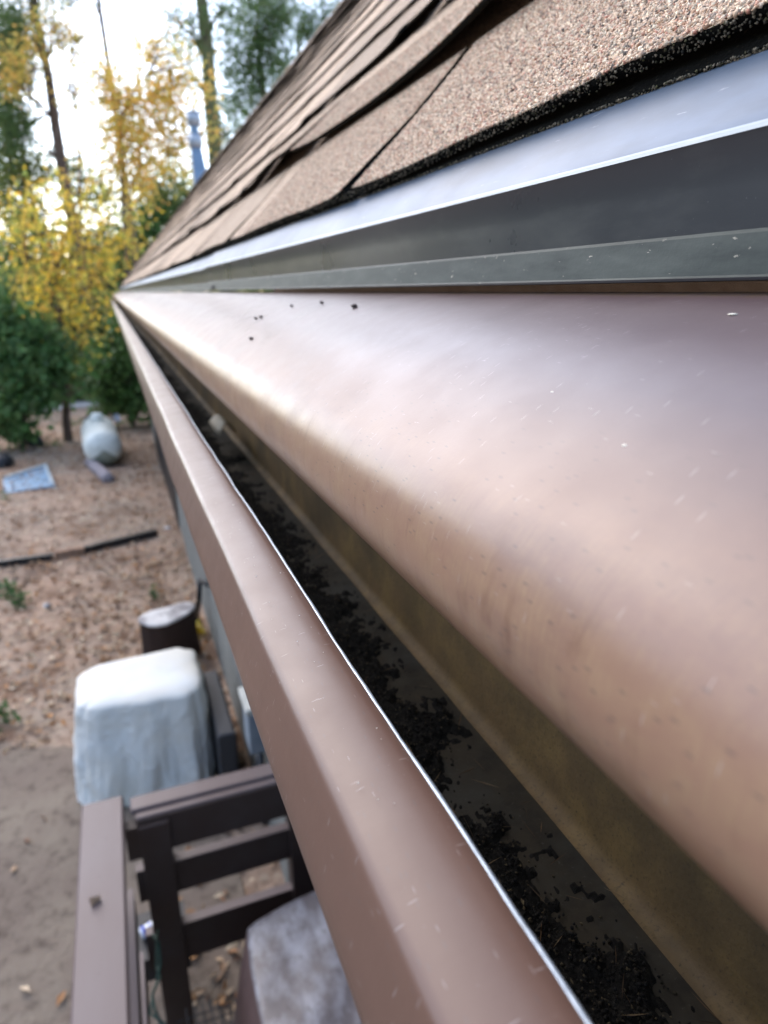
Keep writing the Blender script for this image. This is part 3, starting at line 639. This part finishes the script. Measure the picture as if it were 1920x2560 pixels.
def cloth_box(name, top, bot, seed, m, amp=.03, nside=60, nz_=60, rnd=.07, cr=.16, label=None, cat=None, tops=None, parent=None, mats=None):
    """loose cover over a box: top and bottom corner quads (near-left, near-right, far-right, far-left)"""
    def ring(c, r_, n):
        cen = sum((Vector(p) for p in c), Vector()) / 4; out = []
        for e in range(4):
            A, B = Vector(c[e]), Vector(c[(e + 1) % 4])
            for i in range(n):
                p = A.lerp(B, i / n); f = min(i, n - i) / n
                out.append(p + (cen - p) * r_ * max(0, 1 - f * 5) ** 2)
        return out
    n = nside; V = []; F = []
    rb = ring(bot, .10, n); rt = ring(top, cr, n); L = n * 4
    cen_t = sum((Vector(p) for p in top), Vector()) / 4
    for j in range(nz_ + 1):
        s = j / nz_
        for i in range(L):
            p = rb[i].lerp(rt[i], s); dr = (p - cen_t); dr.z = 0; dr.normalize()
            a = i / L * 2 * math.pi
            fold = amp * (1.2 - s) * (.7 * nz(math.cos(a) * 5 + seed, math.sin(a) * 5, s * 1.6) + .5 * (1 - abs(nz(math.cos(a) * 9, math.sin(a) * 9 + seed, s * 3 + a)) * 3) * .3)
            q3 = Vector((p.x * 3.2, p.y * 3.2, p.z * 3.0 + p.x * 4)); rg = (1 - 2 * abs(nz(q3.x + seed, q3.y, q3.z * .8))) ; q4_ = p * 17; bul = .018 * math.sin(s * math.pi) + amp * (.26 * rg * rg + .07 * (1 - 2 * abs(nz(q4_.x, q4_.y + seed, q4_.z))))
            V.append(p + dr * (fold + bul))
    k = 8
    for j in range(1, k + 1):
        q = j / k
        for i in range(L):
            p = rt[i]; e = rnd * (1 - math.cos(q * math.pi / 2)) if False else 0
            pp = p.lerp(cen_t, q ** 1.4); z = rnd * .45 * math.sin(min(1, q * 2.2) * math.pi / 2) + .012 * nz(pp.x * 6 + seed, pp.y * 6) * q
            V.append(Vector((pp.x, pp.y, pp.z + z)))
    rows = nz_ + k + 1
    mi = []
    for j in range(rows - 1):
        for i in range(L):
            F.append((j * L + i, j * L + (i + 1) % L, (j + 1) * L + (i + 1) % L, (j + 1) * L + i)); mi.append(1 if (mats and j >= nz_) else 0)
    o = mesh_obj(name, V, F, mats or m, parent, True, mi)
    if label: tag(o, label, cat)
    return o
# white cover over a unit by the wall
top = [(-.455, 3.72, -2.32), (.25, 3.63, -2.31), (.262, 4.26, -2.31), (-.45, 4.22, -2.32)]
bot = [(-.50, 3.64, G + .04), (.26, 3.54, G + .04), (.31, 4.40, G + .04), (-.545, 4.42, G + .04)]
cloth_box('white_cover', top, bot, 3.3, M['white_cloth'], .045, label='baggy white cloth cover pulled over a boxy unit beside the wall', cat='cover')
mb = MB(); mb.box(.30, .40, 3.45, 4.2, G, -2.5, .01)
for k in range(9): mb.box(.402, .412, 3.47 + k * .08, 3.50 + k * .08, G + .05, -2.52)
tag(mb.obj('metal_unit', M['dark_metal']), 'dark grey finned metal unit between the white cover and the wall', 'metal unit')
# brown furniture cover
top = [(.165, 1.0, -2.10), (.75, 1.0, -2.10), (.70, 1.86, -2.06), (.185, 1.80, -2.10)]
bot = [(.05, .95, -2.75), (.78, .95, -2.75), (.75, 1.92, -2.75), (.085, 1.84, -2.75)]
cloth_box('brown_cover', top, bot, 8.1, M['brown_cloth'], .015, label='dark brown furniture cover with a dusty top and painted pale sheen under the gutter', cat='cover', mats=[M['brown_cloth'], M['dusty_sheen_cloth']], rnd=.012, cr=.04)
# wire mesh lying inside the railing
mb = MB()
for i in range(18): x = -.06 + i * .03; mb.tube([(x, .9, -2.62 + .01 * math.sin(i)), (x + .05, 1.4, -2.66), (x + .02, 1.98, -2.62)], .0028, 5)
for j in range(28): y = .92 + j * .038; mb.tube([(-.08, y, -2.63), (.2, y + .02, -2.66), (.5, y - .01, -2.63)], .0028, 5)
tag(mb.obj('wire_mesh', M['dark_metal']), 'rusty square wire mesh lying low inside the railing', 'wire mesh')
# labelled can behind the rail
c = at(379, 2321, z=-2.62); can = empty('drink_can', (c.x, c.y, c.z - .06), 'blue and white can lying in the corner behind the railing post', 'can')
mb = MB(); mb.tube([(c.x - .045, c.y - .012, c.z), (c.x + .045, c.y + .012, c.z + .01)], .024, 18); mb.obj('body', mat('can_white', (.75, .78, .84), .3, .2), can, True)
for t, w_ in ((-.7, .006), (-.1, .004), (.45, .003)):
    mb = MB(); q = Vector((c.x + .045 * t, c.y + .012 * t, c.z + .005)); d = Vector((.045, .012, .005)).normalized() * w_
    mb.tube([q - d, q + d], .0246, 18); mb.obj('stripe', mat('can_blue', (.03, .07, .45), .35), can, True)
mb = MB(); mb.box(-.22, .0, c.y - .12, c.y + .12, c.z - .15, c.z - .028); tag(mb.obj('storage_crate', M['black']), 'black crate under the blue and white can', 'crate')
# green light string hanging by the rail
mb = MB(); pts = [(-.12 + .02 * math.sin(i * 1.1) + .01 * nz(i, 4), 2.02 - i * .045, -2.25 - .02 * i + .02 * math.sin(i * 1.7)) for i in range(22)]
mb.tube(pts, .005, 6); pts2 = [(p[0] + .018 * math.cos(i * 1.9), p[1] + .01, p[2] + .02 * math.sin(i * 2.3)) for i, p in enumerate(pts)]; mb.tube(pts2, .004, 6)
tag(mb.obj('light_string', mat('green_wire', (.015, .05, .035), .5)), 'dark green twisted light string hanging along the railing', 'light string')
# leaf on the rail cap
p = at(238, 2255, z=-1.748); r_ = leaf_cloud('rail_leaf', np.array([(p.x, p.y, p.z + .006)]), .055, mat('tan_leaf', (.50, .33, .22), .8)); 
r_.data.materials[0] = M['chip'] if False else r_.data.materials[0]
tag(r_, 'curled tan leaf resting on the wide top board', 'leaf')
# ---------------------------------------------------------------- things by the wall
eb = empty('electrical_box', (.47, 3.2, -2.3), 'grey electrical box, its lit top painted pale, fixed low on the siding', 'electrical box')
mb = MB(); mb.box(.425, .52, 3.02, 3.20, -2.36, -2.11, .006); mb.obj('body', M['grey_box'], eb)
mb = MB(); mb.box(.415, .52, 3.01, 3.25, -2.108, -2.07, .006); mb.obj('lid', M['lit_top'], eb)  # slab carrying the painted lit top of the box
mb = MB(); mb.tube([(.49, 3.1, -2.36), (.49, 3.1, -2.9)], .02, 10); mb.obj('conduit', M['dark_metal'], eb, True)
mb = MB(); mb.tube([(.48, 3.12, -2.45), (.46, 3.2, -2.72), (.42, 3.35, -2.90), (.36, 3.48, -2.93), (.28, 3.5, -2.95)], .016, 8)
tag(mb.obj('power_cable', M['black'], None, True), 'black cable curving from the box to the covered unit', 'cable')
st = empty('tree_stump', (.1, 5.35, G), 'dark stump with a weathered grey top behind the white cover', 'stump')
V = []; F = []; n = 40
def stump_r(a): # pear shaped outline reaching towards the wall
    ca, sa = math.cos(a), math.sin(a); return (.17 + .10 * max(0, ca) ** 3 - .02 * abs(sa) + .012 * nz(ca * 3, sa * 3), ca, sa)
for z, q in ((G - .05, 1.08), (-2.8, 1.0), (-2.6, .98), (-2.565, 1.0)):
    for k in range(n):
        r1, ca, sa = stump_r(2 * math.pi * k / n); V.append((.10 + r1 * ca * q * 1.05, 5.28 + r1 * sa * q + .12 * max(0, ca) ** 2, z))
F = [(j * n + k, j * n + (k + 1) % n, (j + 1) * n + (k + 1) % n, (j + 1) * n + k) for j in range(3) for k in range(n)]
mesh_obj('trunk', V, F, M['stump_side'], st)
V = []; F = []
for q, z in ((1.0, -2.566), (1.03, -2.55), (.9, -2.546), (.5, -2.548), (.02, -2.55)):
    for k in range(n):
        r1, ca, sa = stump_r(2 * math.pi * k / n); V.append((.10 + r1 * ca * q * 1.05, 5.28 + r1 * sa * q + .12 * max(0, ca) ** 2 * q, z + .006 * nz(ca * 4 * q, sa * 4 * q)))
F = [(j * n + k, j * n + (k + 1) % n, (j + 1) * n + (k + 1) % n, (j + 1) * n + k) for j in range(4) for k in range(n)]
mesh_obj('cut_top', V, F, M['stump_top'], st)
mb = MB(); mb.tube([at(500, 1447, x=.47), at(497, 1500, x=.44), at(490, 1553, x=.42)], [.022, .024, .024], 12); mb.tube([at(500, 1449, x=.47), at(520, 1462, x=.515)], .022, 10)
tag(mb.obj('drain_pipe', M['black'], None, True), 'short black drain pipe elbow standing out from the siding', 'pipe')
c = at(487, 1578, z=-2.93); r = np.random.default_rng(31)
pl = empty('yellow_plant', (c.x, c.y, G), 'small yellow leaved plant at the foot of the black pipe', 'plant')
leaf_cloud('leaves', np.array(c) + r.normal(size=(110, 3)) * (.04, .05, .035), .045, ramp_mat('yellow_plant_leaf', [(.75, .55, .05), (.6, .45, .04), (.4, .35, .05)], .6, .3), pl, seed=4)
mb = MB(); mb.tube([(c.x, c.y, G - .02), (c.x + .01, c.y, c.z)], .006, 6); mb.obj('stem', M['bark'], pl)
# edging boards
def board(u0, v0, u1, v1, h, t, m, name, label, z=G + .04):
    a, b_ = at(u0, v0, z=z), at(u1, v1, z=z); d = (b_ - a).normalized(); n_ = Vector((-d.y, d.x, 0)) * t; mb = MB()
    lo, hi = Vector((0, 0, -.12)), Vector((0, 0, h)); K = 10; P = []
    for i in range(K):
        p, q = a.lerp(b_, i / K), a.lerp(b_, (i + 1) / K - .002); w0 = Vector((0, .02 * nz(i * .7, u0), .008 * nz(i, v0))); w1 = Vector((0, .02 * nz((i + 1) * .7, u0), .008 * nz(i + 1, v0)))
        mb.hexa([p + lo + w0, q + lo + w1, q + n_ + lo + w1, p + n_ + lo + w0], [p + hi + w0, q + hi + w1, q + n_ + hi + w1, p + n_ + hi + w0])
    return tag(mb.obj(name, m), label, 'edging')
board(216, 1392, 396, 1347, .12, .07, M['black'], 'edging_strip', 'thick black edging strip near the wall')
board(140, 1405, 214, 1393, .12, .07, M['earth_board'], 'edging_board', 'reddish brown board between two black edging strips')
board(-60, 1432, 136, 1406, .10, .06, M['black'], 'edging_strip', 'thin black edging strip at the left side of the yard')
# ---------------------------------------------------------------- yard
tk = empty('propane_tank', (-.5, 13.8, G), 'white rounded propane tank lying in the yard near the bushes', 'propane tank')
def capsule(c, d, r_, L_, z0=-9, m=None):
    V = []; F = []; n = 28; a = Vector((-d.y, d.x, 0)); up = Vector((0, 0, 1)); prof = []
    for i in range(9): t = math.pi / 2 * i / 8; prof.append((-L_ / 2 - r_ * .6 * math.cos(t), r_ * math.sin(t)))
    for i in range(9): t = math.pi / 2 * i / 8; prof.append((L_ / 2 + r_ * .6 * math.sin(t), r_ * math.cos(t)))
    for s_, q in prof:
        for k in range(n): th = 2 * math.pi * k / n; V.append(c + d * s_ + (a * math.cos(th) + up * math.sin(th)) * q)
    mi = []
    for i in range(len(prof) - 1):
        for k in range(n):
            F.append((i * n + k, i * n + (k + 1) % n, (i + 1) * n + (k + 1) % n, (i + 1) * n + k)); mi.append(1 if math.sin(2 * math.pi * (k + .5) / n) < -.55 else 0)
    return V, F, mi
pn = at(251, 1115, z=-2.62); dd = Vector((-.06, 1, 0)).normalized()
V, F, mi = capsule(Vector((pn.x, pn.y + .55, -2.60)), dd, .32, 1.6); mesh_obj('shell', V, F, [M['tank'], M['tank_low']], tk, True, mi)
mb = MB(); lathe(mb, (pn.x - .02, pn.y + .7, -2.27), [(.11, 0), (.11, .09), (.08, .13), (0, .14)]); mb.obj('valve_cover', M['tank'], tk, True)
for q in (.15, 1.0):
    mb = MB(); mb.box(pn.x - .26, pn.x + .26, pn.y + q - .05, pn.y + q + .05, G - .05, -2.84); mb.obj('foot', M['stump_side'], tk)
c = at(228, 1043, y=pn.y + 1.6); mb = MB(); lathe(mb, (c.x, c.y, G), [(.0, 0), (.11, 0), (.14, c.z - G), (.12, c.z - G + .02), (.11, c.z - G - .04), (0, c.z - G - .05)])
tag(mb.obj('black_bucket', M['black'], None, True), 'black bucket just behind the propane tank', 'bucket')
a = at(225, 1155, z=G + .12); b_ = at(273, 1200, z=G + .12); mb = MB(); mb.tube([a.lerp(b_, t) + Vector((.02 * nz(t * 4, 1), 0, .02 * nz(t * 5, 3))) for t in [i / 8 for i in range(9)]], [.10 + .012 * nz(i, 6) for i in range(9)], 14)
tag(mb.obj('grey_log', M['log'], None, True), 'pale grey log lying in front of the propane tank', 'log')
# blue plastic lid
blu = empty('blue_panel', (-1.6, 12.4, G), 'pale blue plastic panel with raised rim propped on the dirt', 'panel')
q4 = [at(10, 1232, z=G + .10), at(137, 1213, z=G + .14), at(116, 1162, z=G + .10), at(7, 1197, z=G + .10)]
q4 = [Vector(v) for v in q4]; cen = sum(q4, Vector()) / 4
mb = MB(); mb.hexa([v - Vector((0, 0, .03)) for v in q4], q4); mb.obj('sheet', M['blue'], blu)
mb = MB()
for i in (1, 2):
    a, b_ = q4[i], q4[(i + 1) % 4]; ia, ib = a.lerp(cen, .13), b_.lerp(cen, .13); u = Vector((0, 0, .03)); mb.hexa([a + u * .1, b_ + u * .1, ib + u * .1, ia + u * .1], [a + u, b_ + u, ib + u, ia + u])
mb.obj('rim', M['blue_rim'], blu)
mb = MB(); a = q4[1]; mb.tube([a - Vector((.02, -.02, .02)), a + Vector((.10, -.22, -.14))], .02, 6); mb.obj('leg', M['blue_rim'], blu); mb = MB(); mb.tube([q4[0] - Vector((-.05, 0, .02)), q4[0] + Vector((.04, -.02, -.10))], .02, 6); mb.obj('leg', M['blue_rim'], blu)
# charred stumps
for u, v, s_, lab in ((90, 1112, .17, 'squat black stump standing alone by small weeds'), (52, 1098, .14, 'black stump half hidden by the green bush')):
    p = at(u, v + 12, z=G); crumb('charred_stump', (p.x, p.y, G + s_ * .8), (s_, s_, s_ * 1.1), M['black'], lab, 'stump', 'charred stumps in the yard', seed=int(u))
p = at(8, 1178, z=G); crumb('black_bag', (p.x, p.y, G + .1), (.22, .2, .24), M['black'], 'lumpy black bag at the left edge behind the blue panel', 'bag', seed=3)
# blue lawn ornament
c = at(290, 1045, y=15.2); orn = empty('lawn_ornament', (c.x, c.y, G), 'small pale blue pinwheel on a stake in front of the dark bush', 'lawn ornament')
mb = MB(); mb.tube([(c.x, c.y, G - .05), (c.x, c.y, c.z)], .008, 6); mb.obj('stake', M['dark_metal'], orn)
mb = MB()
for k in range(8):
    a = k * math.pi / 4; e1 = Vector((math.cos(a), 0, math.sin(a))) * .10; e2 = Vector((math.cos(a + .5), .25, math.sin(a + .5))) * .085; cc = Vector(c) - Vector((0, .02, 0))
    mb.add([cc, cc + e1, cc + e2, cc + Vector((0, .01, 0))], [(0, 1, 2), (0, 2, 3)])
mb.obj('wheel', mat('pinwheel_blue', (.45, .58, .80), .5), orn)
def weeds(c, r_, n, seed, label, h=.12, group='small weeds in the yard'):
    r = np.random.default_rng(seed); pts = np.array(c) + r.normal(size=(n, 3)) * (r_, r_, h * .5) + (0, 0, h * .6)
    e = empty('weed_plant', (c[0], c[1], G), label, 'weed', group); leaf_cloud('leaves', pts, .07, M['weeds'], e, aspect=.4, seed=seed)
    mb = MB(); mb.tube([(c[0], c[1], G - .02), (c[0], c[1], G + h)], .008, 5); mb.obj('stem', M['weeds'], e)
for i, (u, v, r_, n, lab) in enumerate([(12, 1255, .07, 60, 'green weed just below the blue panel'), (20, 1475, .05, 60, 'green weed below the thin edging strip'), (48, 1500, .05, 60, 'small green weed right beside a larger one below the edging'),
        (8, 1795, .05, 60, 'green weed at the left margin beside the soil'), (190, 1062, .2, 220, 'green weed left of the propane tank'), (132, 1118, .14, 160, 'green weed beside the squat black stump'), (385, 1488, .03, 26, 'tiny green weed above the stump')]):
    p = at(u, v, z=G + .05); weeds((p.x, p.y, G), r_, n, 40 + i, lab)
# pale stones
for i, (u, v, s_, lab) in enumerate([(418, 1328, .09, 'pale stone against the wall foot near the black edging'), (118, 1512, .045, 'pale stone in the open leaf litter')]):
    p = at(u, v, z=G + .02); crumb('stone', (p.x, p.y, G + s_ * .3), (s_, s_, s_ * .6), M['stump_top'], lab, 'stone', 'pale stones in the yard', seed=i + 50)

# ---------------------------------------------------------------- trees
def blob_points(blobs, dens, r, y, clump=.35, frac=.75):
    """blobs: (u, v, ru, rv[, depth offset]) outlines of leafy boughs surveyed in the photo, grown at distance y with real thickness"""
    out = []; cens = []
    for bl in blobs:
        u, v, ru, rv = bl[:4]; dy = bl[4] if len(bl) > 4 else 0; kk = bl[5] if len(bl) > 5 else 1
        c = np.array(at(u, v, y=y + dy)); sx = ru / 1750 * (y + dy) * 1.02; sz = rv / 1750 * (y + dy) * 1.02; sy = (sx + sz) * .45
        cens.append(Vector(c)); ns = max(4, int(dens * kk * sx * sz * 12)); cc = r.normal(size=(ns, 3)); cc /= np.linalg.norm(cc, axis=1)[:, None]; cc *= r.random((ns, 1)) ** .4
        cc = c + cc * (sx, sy, sz); m_ = int(16 * frac / .75)
        out.append((cc[:, None, :] + r.normal(size=(ns, m_, 3)) * clump * .5).reshape(-1, 3))
    return np.concatenate(out), cens
def tree(name, u0, v0, u1, v1, y, r0, r1, barkm, blobs, leafm, lsize, label, cat='tree', group=None, dens=9, aspect=.7, clump=.35, seed=1, top=9, limbs=True):
    r = np.random.default_rng(seed); a = at(u0, v0, y=y); b_ = at(u1, v1, y=y)
    d = (b_ - a) / (b_.z - a.z); base = a + d * (G - .1 - a.z); tp = a + d * (top - a.z); t = empty(name, (base.x, y, G), label, cat, group)
    mb = MB(); K = 26; pts = []; rad = []
    for i in range(K + 1):
        q = i / K; p = base.lerp(tp, q) + Vector((.10 * nz(q * 5, seed), .1 * nz(q * 5, seed + 9), 0)); pts.append(p); rad.append(r0 * (1 - q) ** .8 + r1 + (.35 * r0 * math.exp(-q * 30)))
    mb.tube(pts, rad, 10)
    cl = []
    if blobs: P, cl = blob_points(blobs, dens, r, y, clump)
    if limbs:
        for c in cl:
            zt = min(tp.z - .3, c.z - .3 - .15 * abs(c.x - base.x)); q = max(.05, min(.95, (zt - base.z) / (tp.z - base.z))); s_ = pts[int(q * K)]
            mid = s_.lerp(c, .5) + Vector((0, 0, .12)); mb.tube([s_, mid, c], [r0 * .35, r0 * .2, .012], 6)
            for _ in range(4):
                e = c + Vector(r.normal(size=3) * .45); mb.tube([mid.lerp(c, .5), e], [.02, .006], 5)
    mb.obj('trunk', barkm, t, True)
    if blobs: leaf_cloud('crown', P, lsize, leafm, t, aspect, seed=seed)
    return t
GP = 'tall trees beyond the yard'
tree('pine_tree', 84, 17, 165, 457, 22, .17, .05, M['bark'], [(40, 60, 70, 60), (20, 200, 60, 90), (100, -40, 90, 50), (30, 330, 50, 60), (160, 90, 30, 40, 0, .6)], M['needle'], .13, 'reddish pine trunk leaning at the far left with thin green boughs', group=GP, dens=13, aspect=.3, seed=11)
tree('pine_tree', 246, 0, 315, 469, 20, .07, .035, M['bark'], [(200, -30, 40, 30)], M['needle'], .11, 'slender dark leaning trunk against open white sky', group=GP, dens=13, aspect=.3, seed=12)
tree('pine_tree', 503, 0, 541, 405, 19, .18, .09, M['moss_bark'], [(470, 60, 60, 45, 0, .7), (560, 20, 40, 50), (430, 40, 40, 30, 0, .5), (575, 330, 55, 70, .5), (480, 190, 30, 40, 0, .7)], M['needle'], .12, 'thick mossy trunk rising behind the flue', group=GP, dens=13, aspect=.3, seed=13)
tree('pine_tree', 642, 0, 662, 290, 26, .15, .06, M['bark'], [(630, 60, 75, 60), (600, 150, 70, 55), (680, 130, 60, 60), (640, 230, 70, 55), (700, 30, 50, 40), (585, 260, 40, 50, 0, .7)], M['needle'], .15, 'dense dark green pine just left of the roof slope', group=GP, dens=13, aspect=.3, seed=14)
tree('pine_tree', 738, 0, 746, 145, 28, .13, .05, M['bark'], [(750, 60, 50, 45), (830, 20, 50, 40), (720, 180, 50, 40, 0, .7), (790, 90, 40, 40, 0, .7)], M['needle'], .15, 'thin dark trunk nearest the roof slope with sparse boughs', group=GP, dens=13, aspect=.3, seed=15)
tree('pine_tree', 20, 250, 62, 420, 24, .08, .03, M['bark'], [(10, 90, 30, 70), (10, 400, 40, 60)], M['needle'], .13, 'dark thin pine at the very left edge', group=GP, dens=13, aspect=.3, seed=16, top=6)
tree('pine_tree', 690, 40, 697, 200, 31, .09, .04, M['bark'], [(660, 20, 40, 40)], M['needle'], .15, 'slim bare trunk between the dense dark pine and the roof', group=GP, dens=10, aspect=.3, seed=17)
tree('pine_tree', 345, 230, 352, 420, 29, .08, .03, M['bark'], [(350, 100, 35, 40, 0, .5)], M['needle'], .14, 'slim pale trunk between the slender leaning one and the mossy one', group=GP, dens=9, aspect=.3, seed=18, top=7)
GO = 'autumn oaks beyond the yard'
tree('oak_tree', 300, 300, 320, 700, 17, .06, .02, M['bark'], [(330, 240, 70, 60), (390, 160, 28, 45, 0, .9), (300, 300, 60, 45), (420, 290, 50, 50), (480, 200, 30, 60, 0, .8), (350, 360, 90, 50), (260, 250, 40, 30, 0, .6), (450, 380, 50, 60), (290, 420, 70, 50, 0, .7), (520, 330, 22, 24), (250, 180, 50, 40, 0, .7), (400, 100, 35, 35, 0, .5), (420, 220, 50, 40), (340, 440, 60, 50)], M['orangeleaf'], .085, 'orange brown oak with airy crown behind the flue', group=GO, dens=14, seed=21, top=4.0, clump=.4)
tree('oak_tree', 130, 500, 150, 800, 15, .07, .02, M['bark'], [(110, 560, 80, 55), (190, 520, 80, 50), (60, 640, 50, 60, 0, .7), (140, 660, 90, 60), (230, 610, 80, 60), (120, 750, 80, 55), (200, 720, 70, 60), (260, 700, 40, 60, -1), (190, 820, 60, 50), (300, 560, 60, 45), (165, 880, 40, 40, 0, .6), (90, 480, 35, 22, 0, .8)], M['oakleaf'], .10, 'bright yellow oak filling the left behind the tank', group=GO, dens=5.5, seed=22, top=.8, clump=.55)
tree('oak_tree', 180, 100, 200, 500, 21, .05, .02, M['bark'], [(130, 70, 45, 45, 0, .6), (190, 90, 30, 30, 0, .5), (55, 160, 40, 40, 0, .8), (170, 200, 25, 60, 0, .5), (40, 210, 40, 30, 0, .7)], M['orangeleaf'], .09, 'thin oak with sparse orange leaves among the pines at left', group=GO, dens=14, seed=23, top=6)
GS = 'green shrubs along the yard edge'
tree('olive_tree', 60, 400, 62, 700, 23, .08, .02, M['bark'], [(20, 120, 45, 90), (0, 300, 50, 80), (50, 430, 60, 50), (150, 430, 50, 40, 0, .6), (230, 480, 60, 50, 0, .8), (20, 500, 50, 60), (420, 450, 50, 50, 0, .8), (320, 330, 50, 30, 0, .5), (460, 120, 40, 40, 0, .5), (400, 210, 30, 30, 0, .5)], M['palegreen'], .11, 'loose olive green tree behind the orange and yellow oaks', group='tall trees beyond the yard', dens=15, seed=29, top=5)
tree('green_bush', 60, 900, 60, 1000, 14.5, .05, .02, M['bark'], [(40, 900, 90, 90), (130, 930, 80, 80), (30, 1010, 80, 50), (10, 1080, 60, 35), (90, 860, 80, 60), (10, 800, 50, 80)], M['greenleaf'], .15, 'bright green bush at the left above the blue panel', 'bush', GS, dens=15, seed=31, clump=.22, top=-1.5)
tree('green_bush', 320, 900, 325, 1000, 16.2, .05, .02, M['bark'], [(320, 900, 80, 70), (340, 980, 60, 60), (280, 1000, 50, 45), (270, 930, 60, 60), (330, 800, 60, 60), (400, 1000, 50, 60), (400, 860, 50, 80)], M['greenleaf'], .14, 'dark green bush behind the propane tank against the gutter', 'bush', GS, dens=15, seed=32, clump=.22, top=-1.5)
tree('olive_bush', 180, 900, 185, 1000, 21, .06, .02, M['bark'], [(180, 940, 90, 80), (230, 860, 80, 80), (130, 830, 80, 80), (250, 950, 60, 60), (100, 960, 70, 60), (170, 1000, 80, 30), (300, 820, 60, 90), (60, 760, 80, 70), (20, 860, 60, 80)], M['palegreen'], .16, 'tall olive bush beyond the pale track', 'bush', GS, dens=13, seed=33, clump=.25, top=-.8)
tree('olive_bush', 360, 560, 365, 700, 24, .08, .03, M['bark'], [(370, 560, 80, 70), (330, 640, 80, 80), (420, 620, 60, 80), (250, 640, 80, 80), (310, 730, 80, 90), (120, 640, 100, 80), (40, 700, 60, 100), (400, 500, 60, 50), (440, 540, 40, 50), (60, 560, 50, 40), (200, 760, 100, 80), (480, 480, 50, 50, 0, .8)], M['greenleaf'], .13, 'dark green thicket seen behind the yellow oak', 'bush', GS, dens=10, seed=34, top=2)
# woodland on the other sides of the yard, seen in the paint's reflections
r = np.random.default_rng(70); P = []
for _ in range(7000):
    a = r.uniform(R(-168), R(-24)); d = r.uniform(19, 27); x, y = d * math.sin(a), d * math.cos(a)
    h = 7 + 4.5 * nz(a * 5, 3) + 2 * nz(a * 17, 1); P.append((x, y, G + h * r.random() ** .8))
P = np.array(P); P = (P[:, None, :] + r.normal(size=(len(P), 7, 3)) * .5).reshape(-1, 3)
tag(leaf_cloud('side_woodland', P, .42, M['greenleaf'], seed=79), 'green woodland standing all round the left side of the yard', 'woodland', kind='stuff')
# far woodland mass
r = np.random.default_rng(77); P = []
for _ in range(5200):
    x = r.uniform(-30, 30); h = 4.2 + 2.2 * nz(x * .25, 3) + .8 * nz(x * .9, 1); z = G + h * r.random() ** .8; P.append((x, 36 + 5 * r.random(), z))
P = np.array(P); P = (P[:, None, :] + r.normal(size=(len(P), 7, 3)) * .45).reshape(-1, 3)
tag(leaf_cloud('far_woodland', P, .34, M['palegreen'], seed=78), 'hazy olive woodland far behind the yard', 'woodland', kind='stuff')
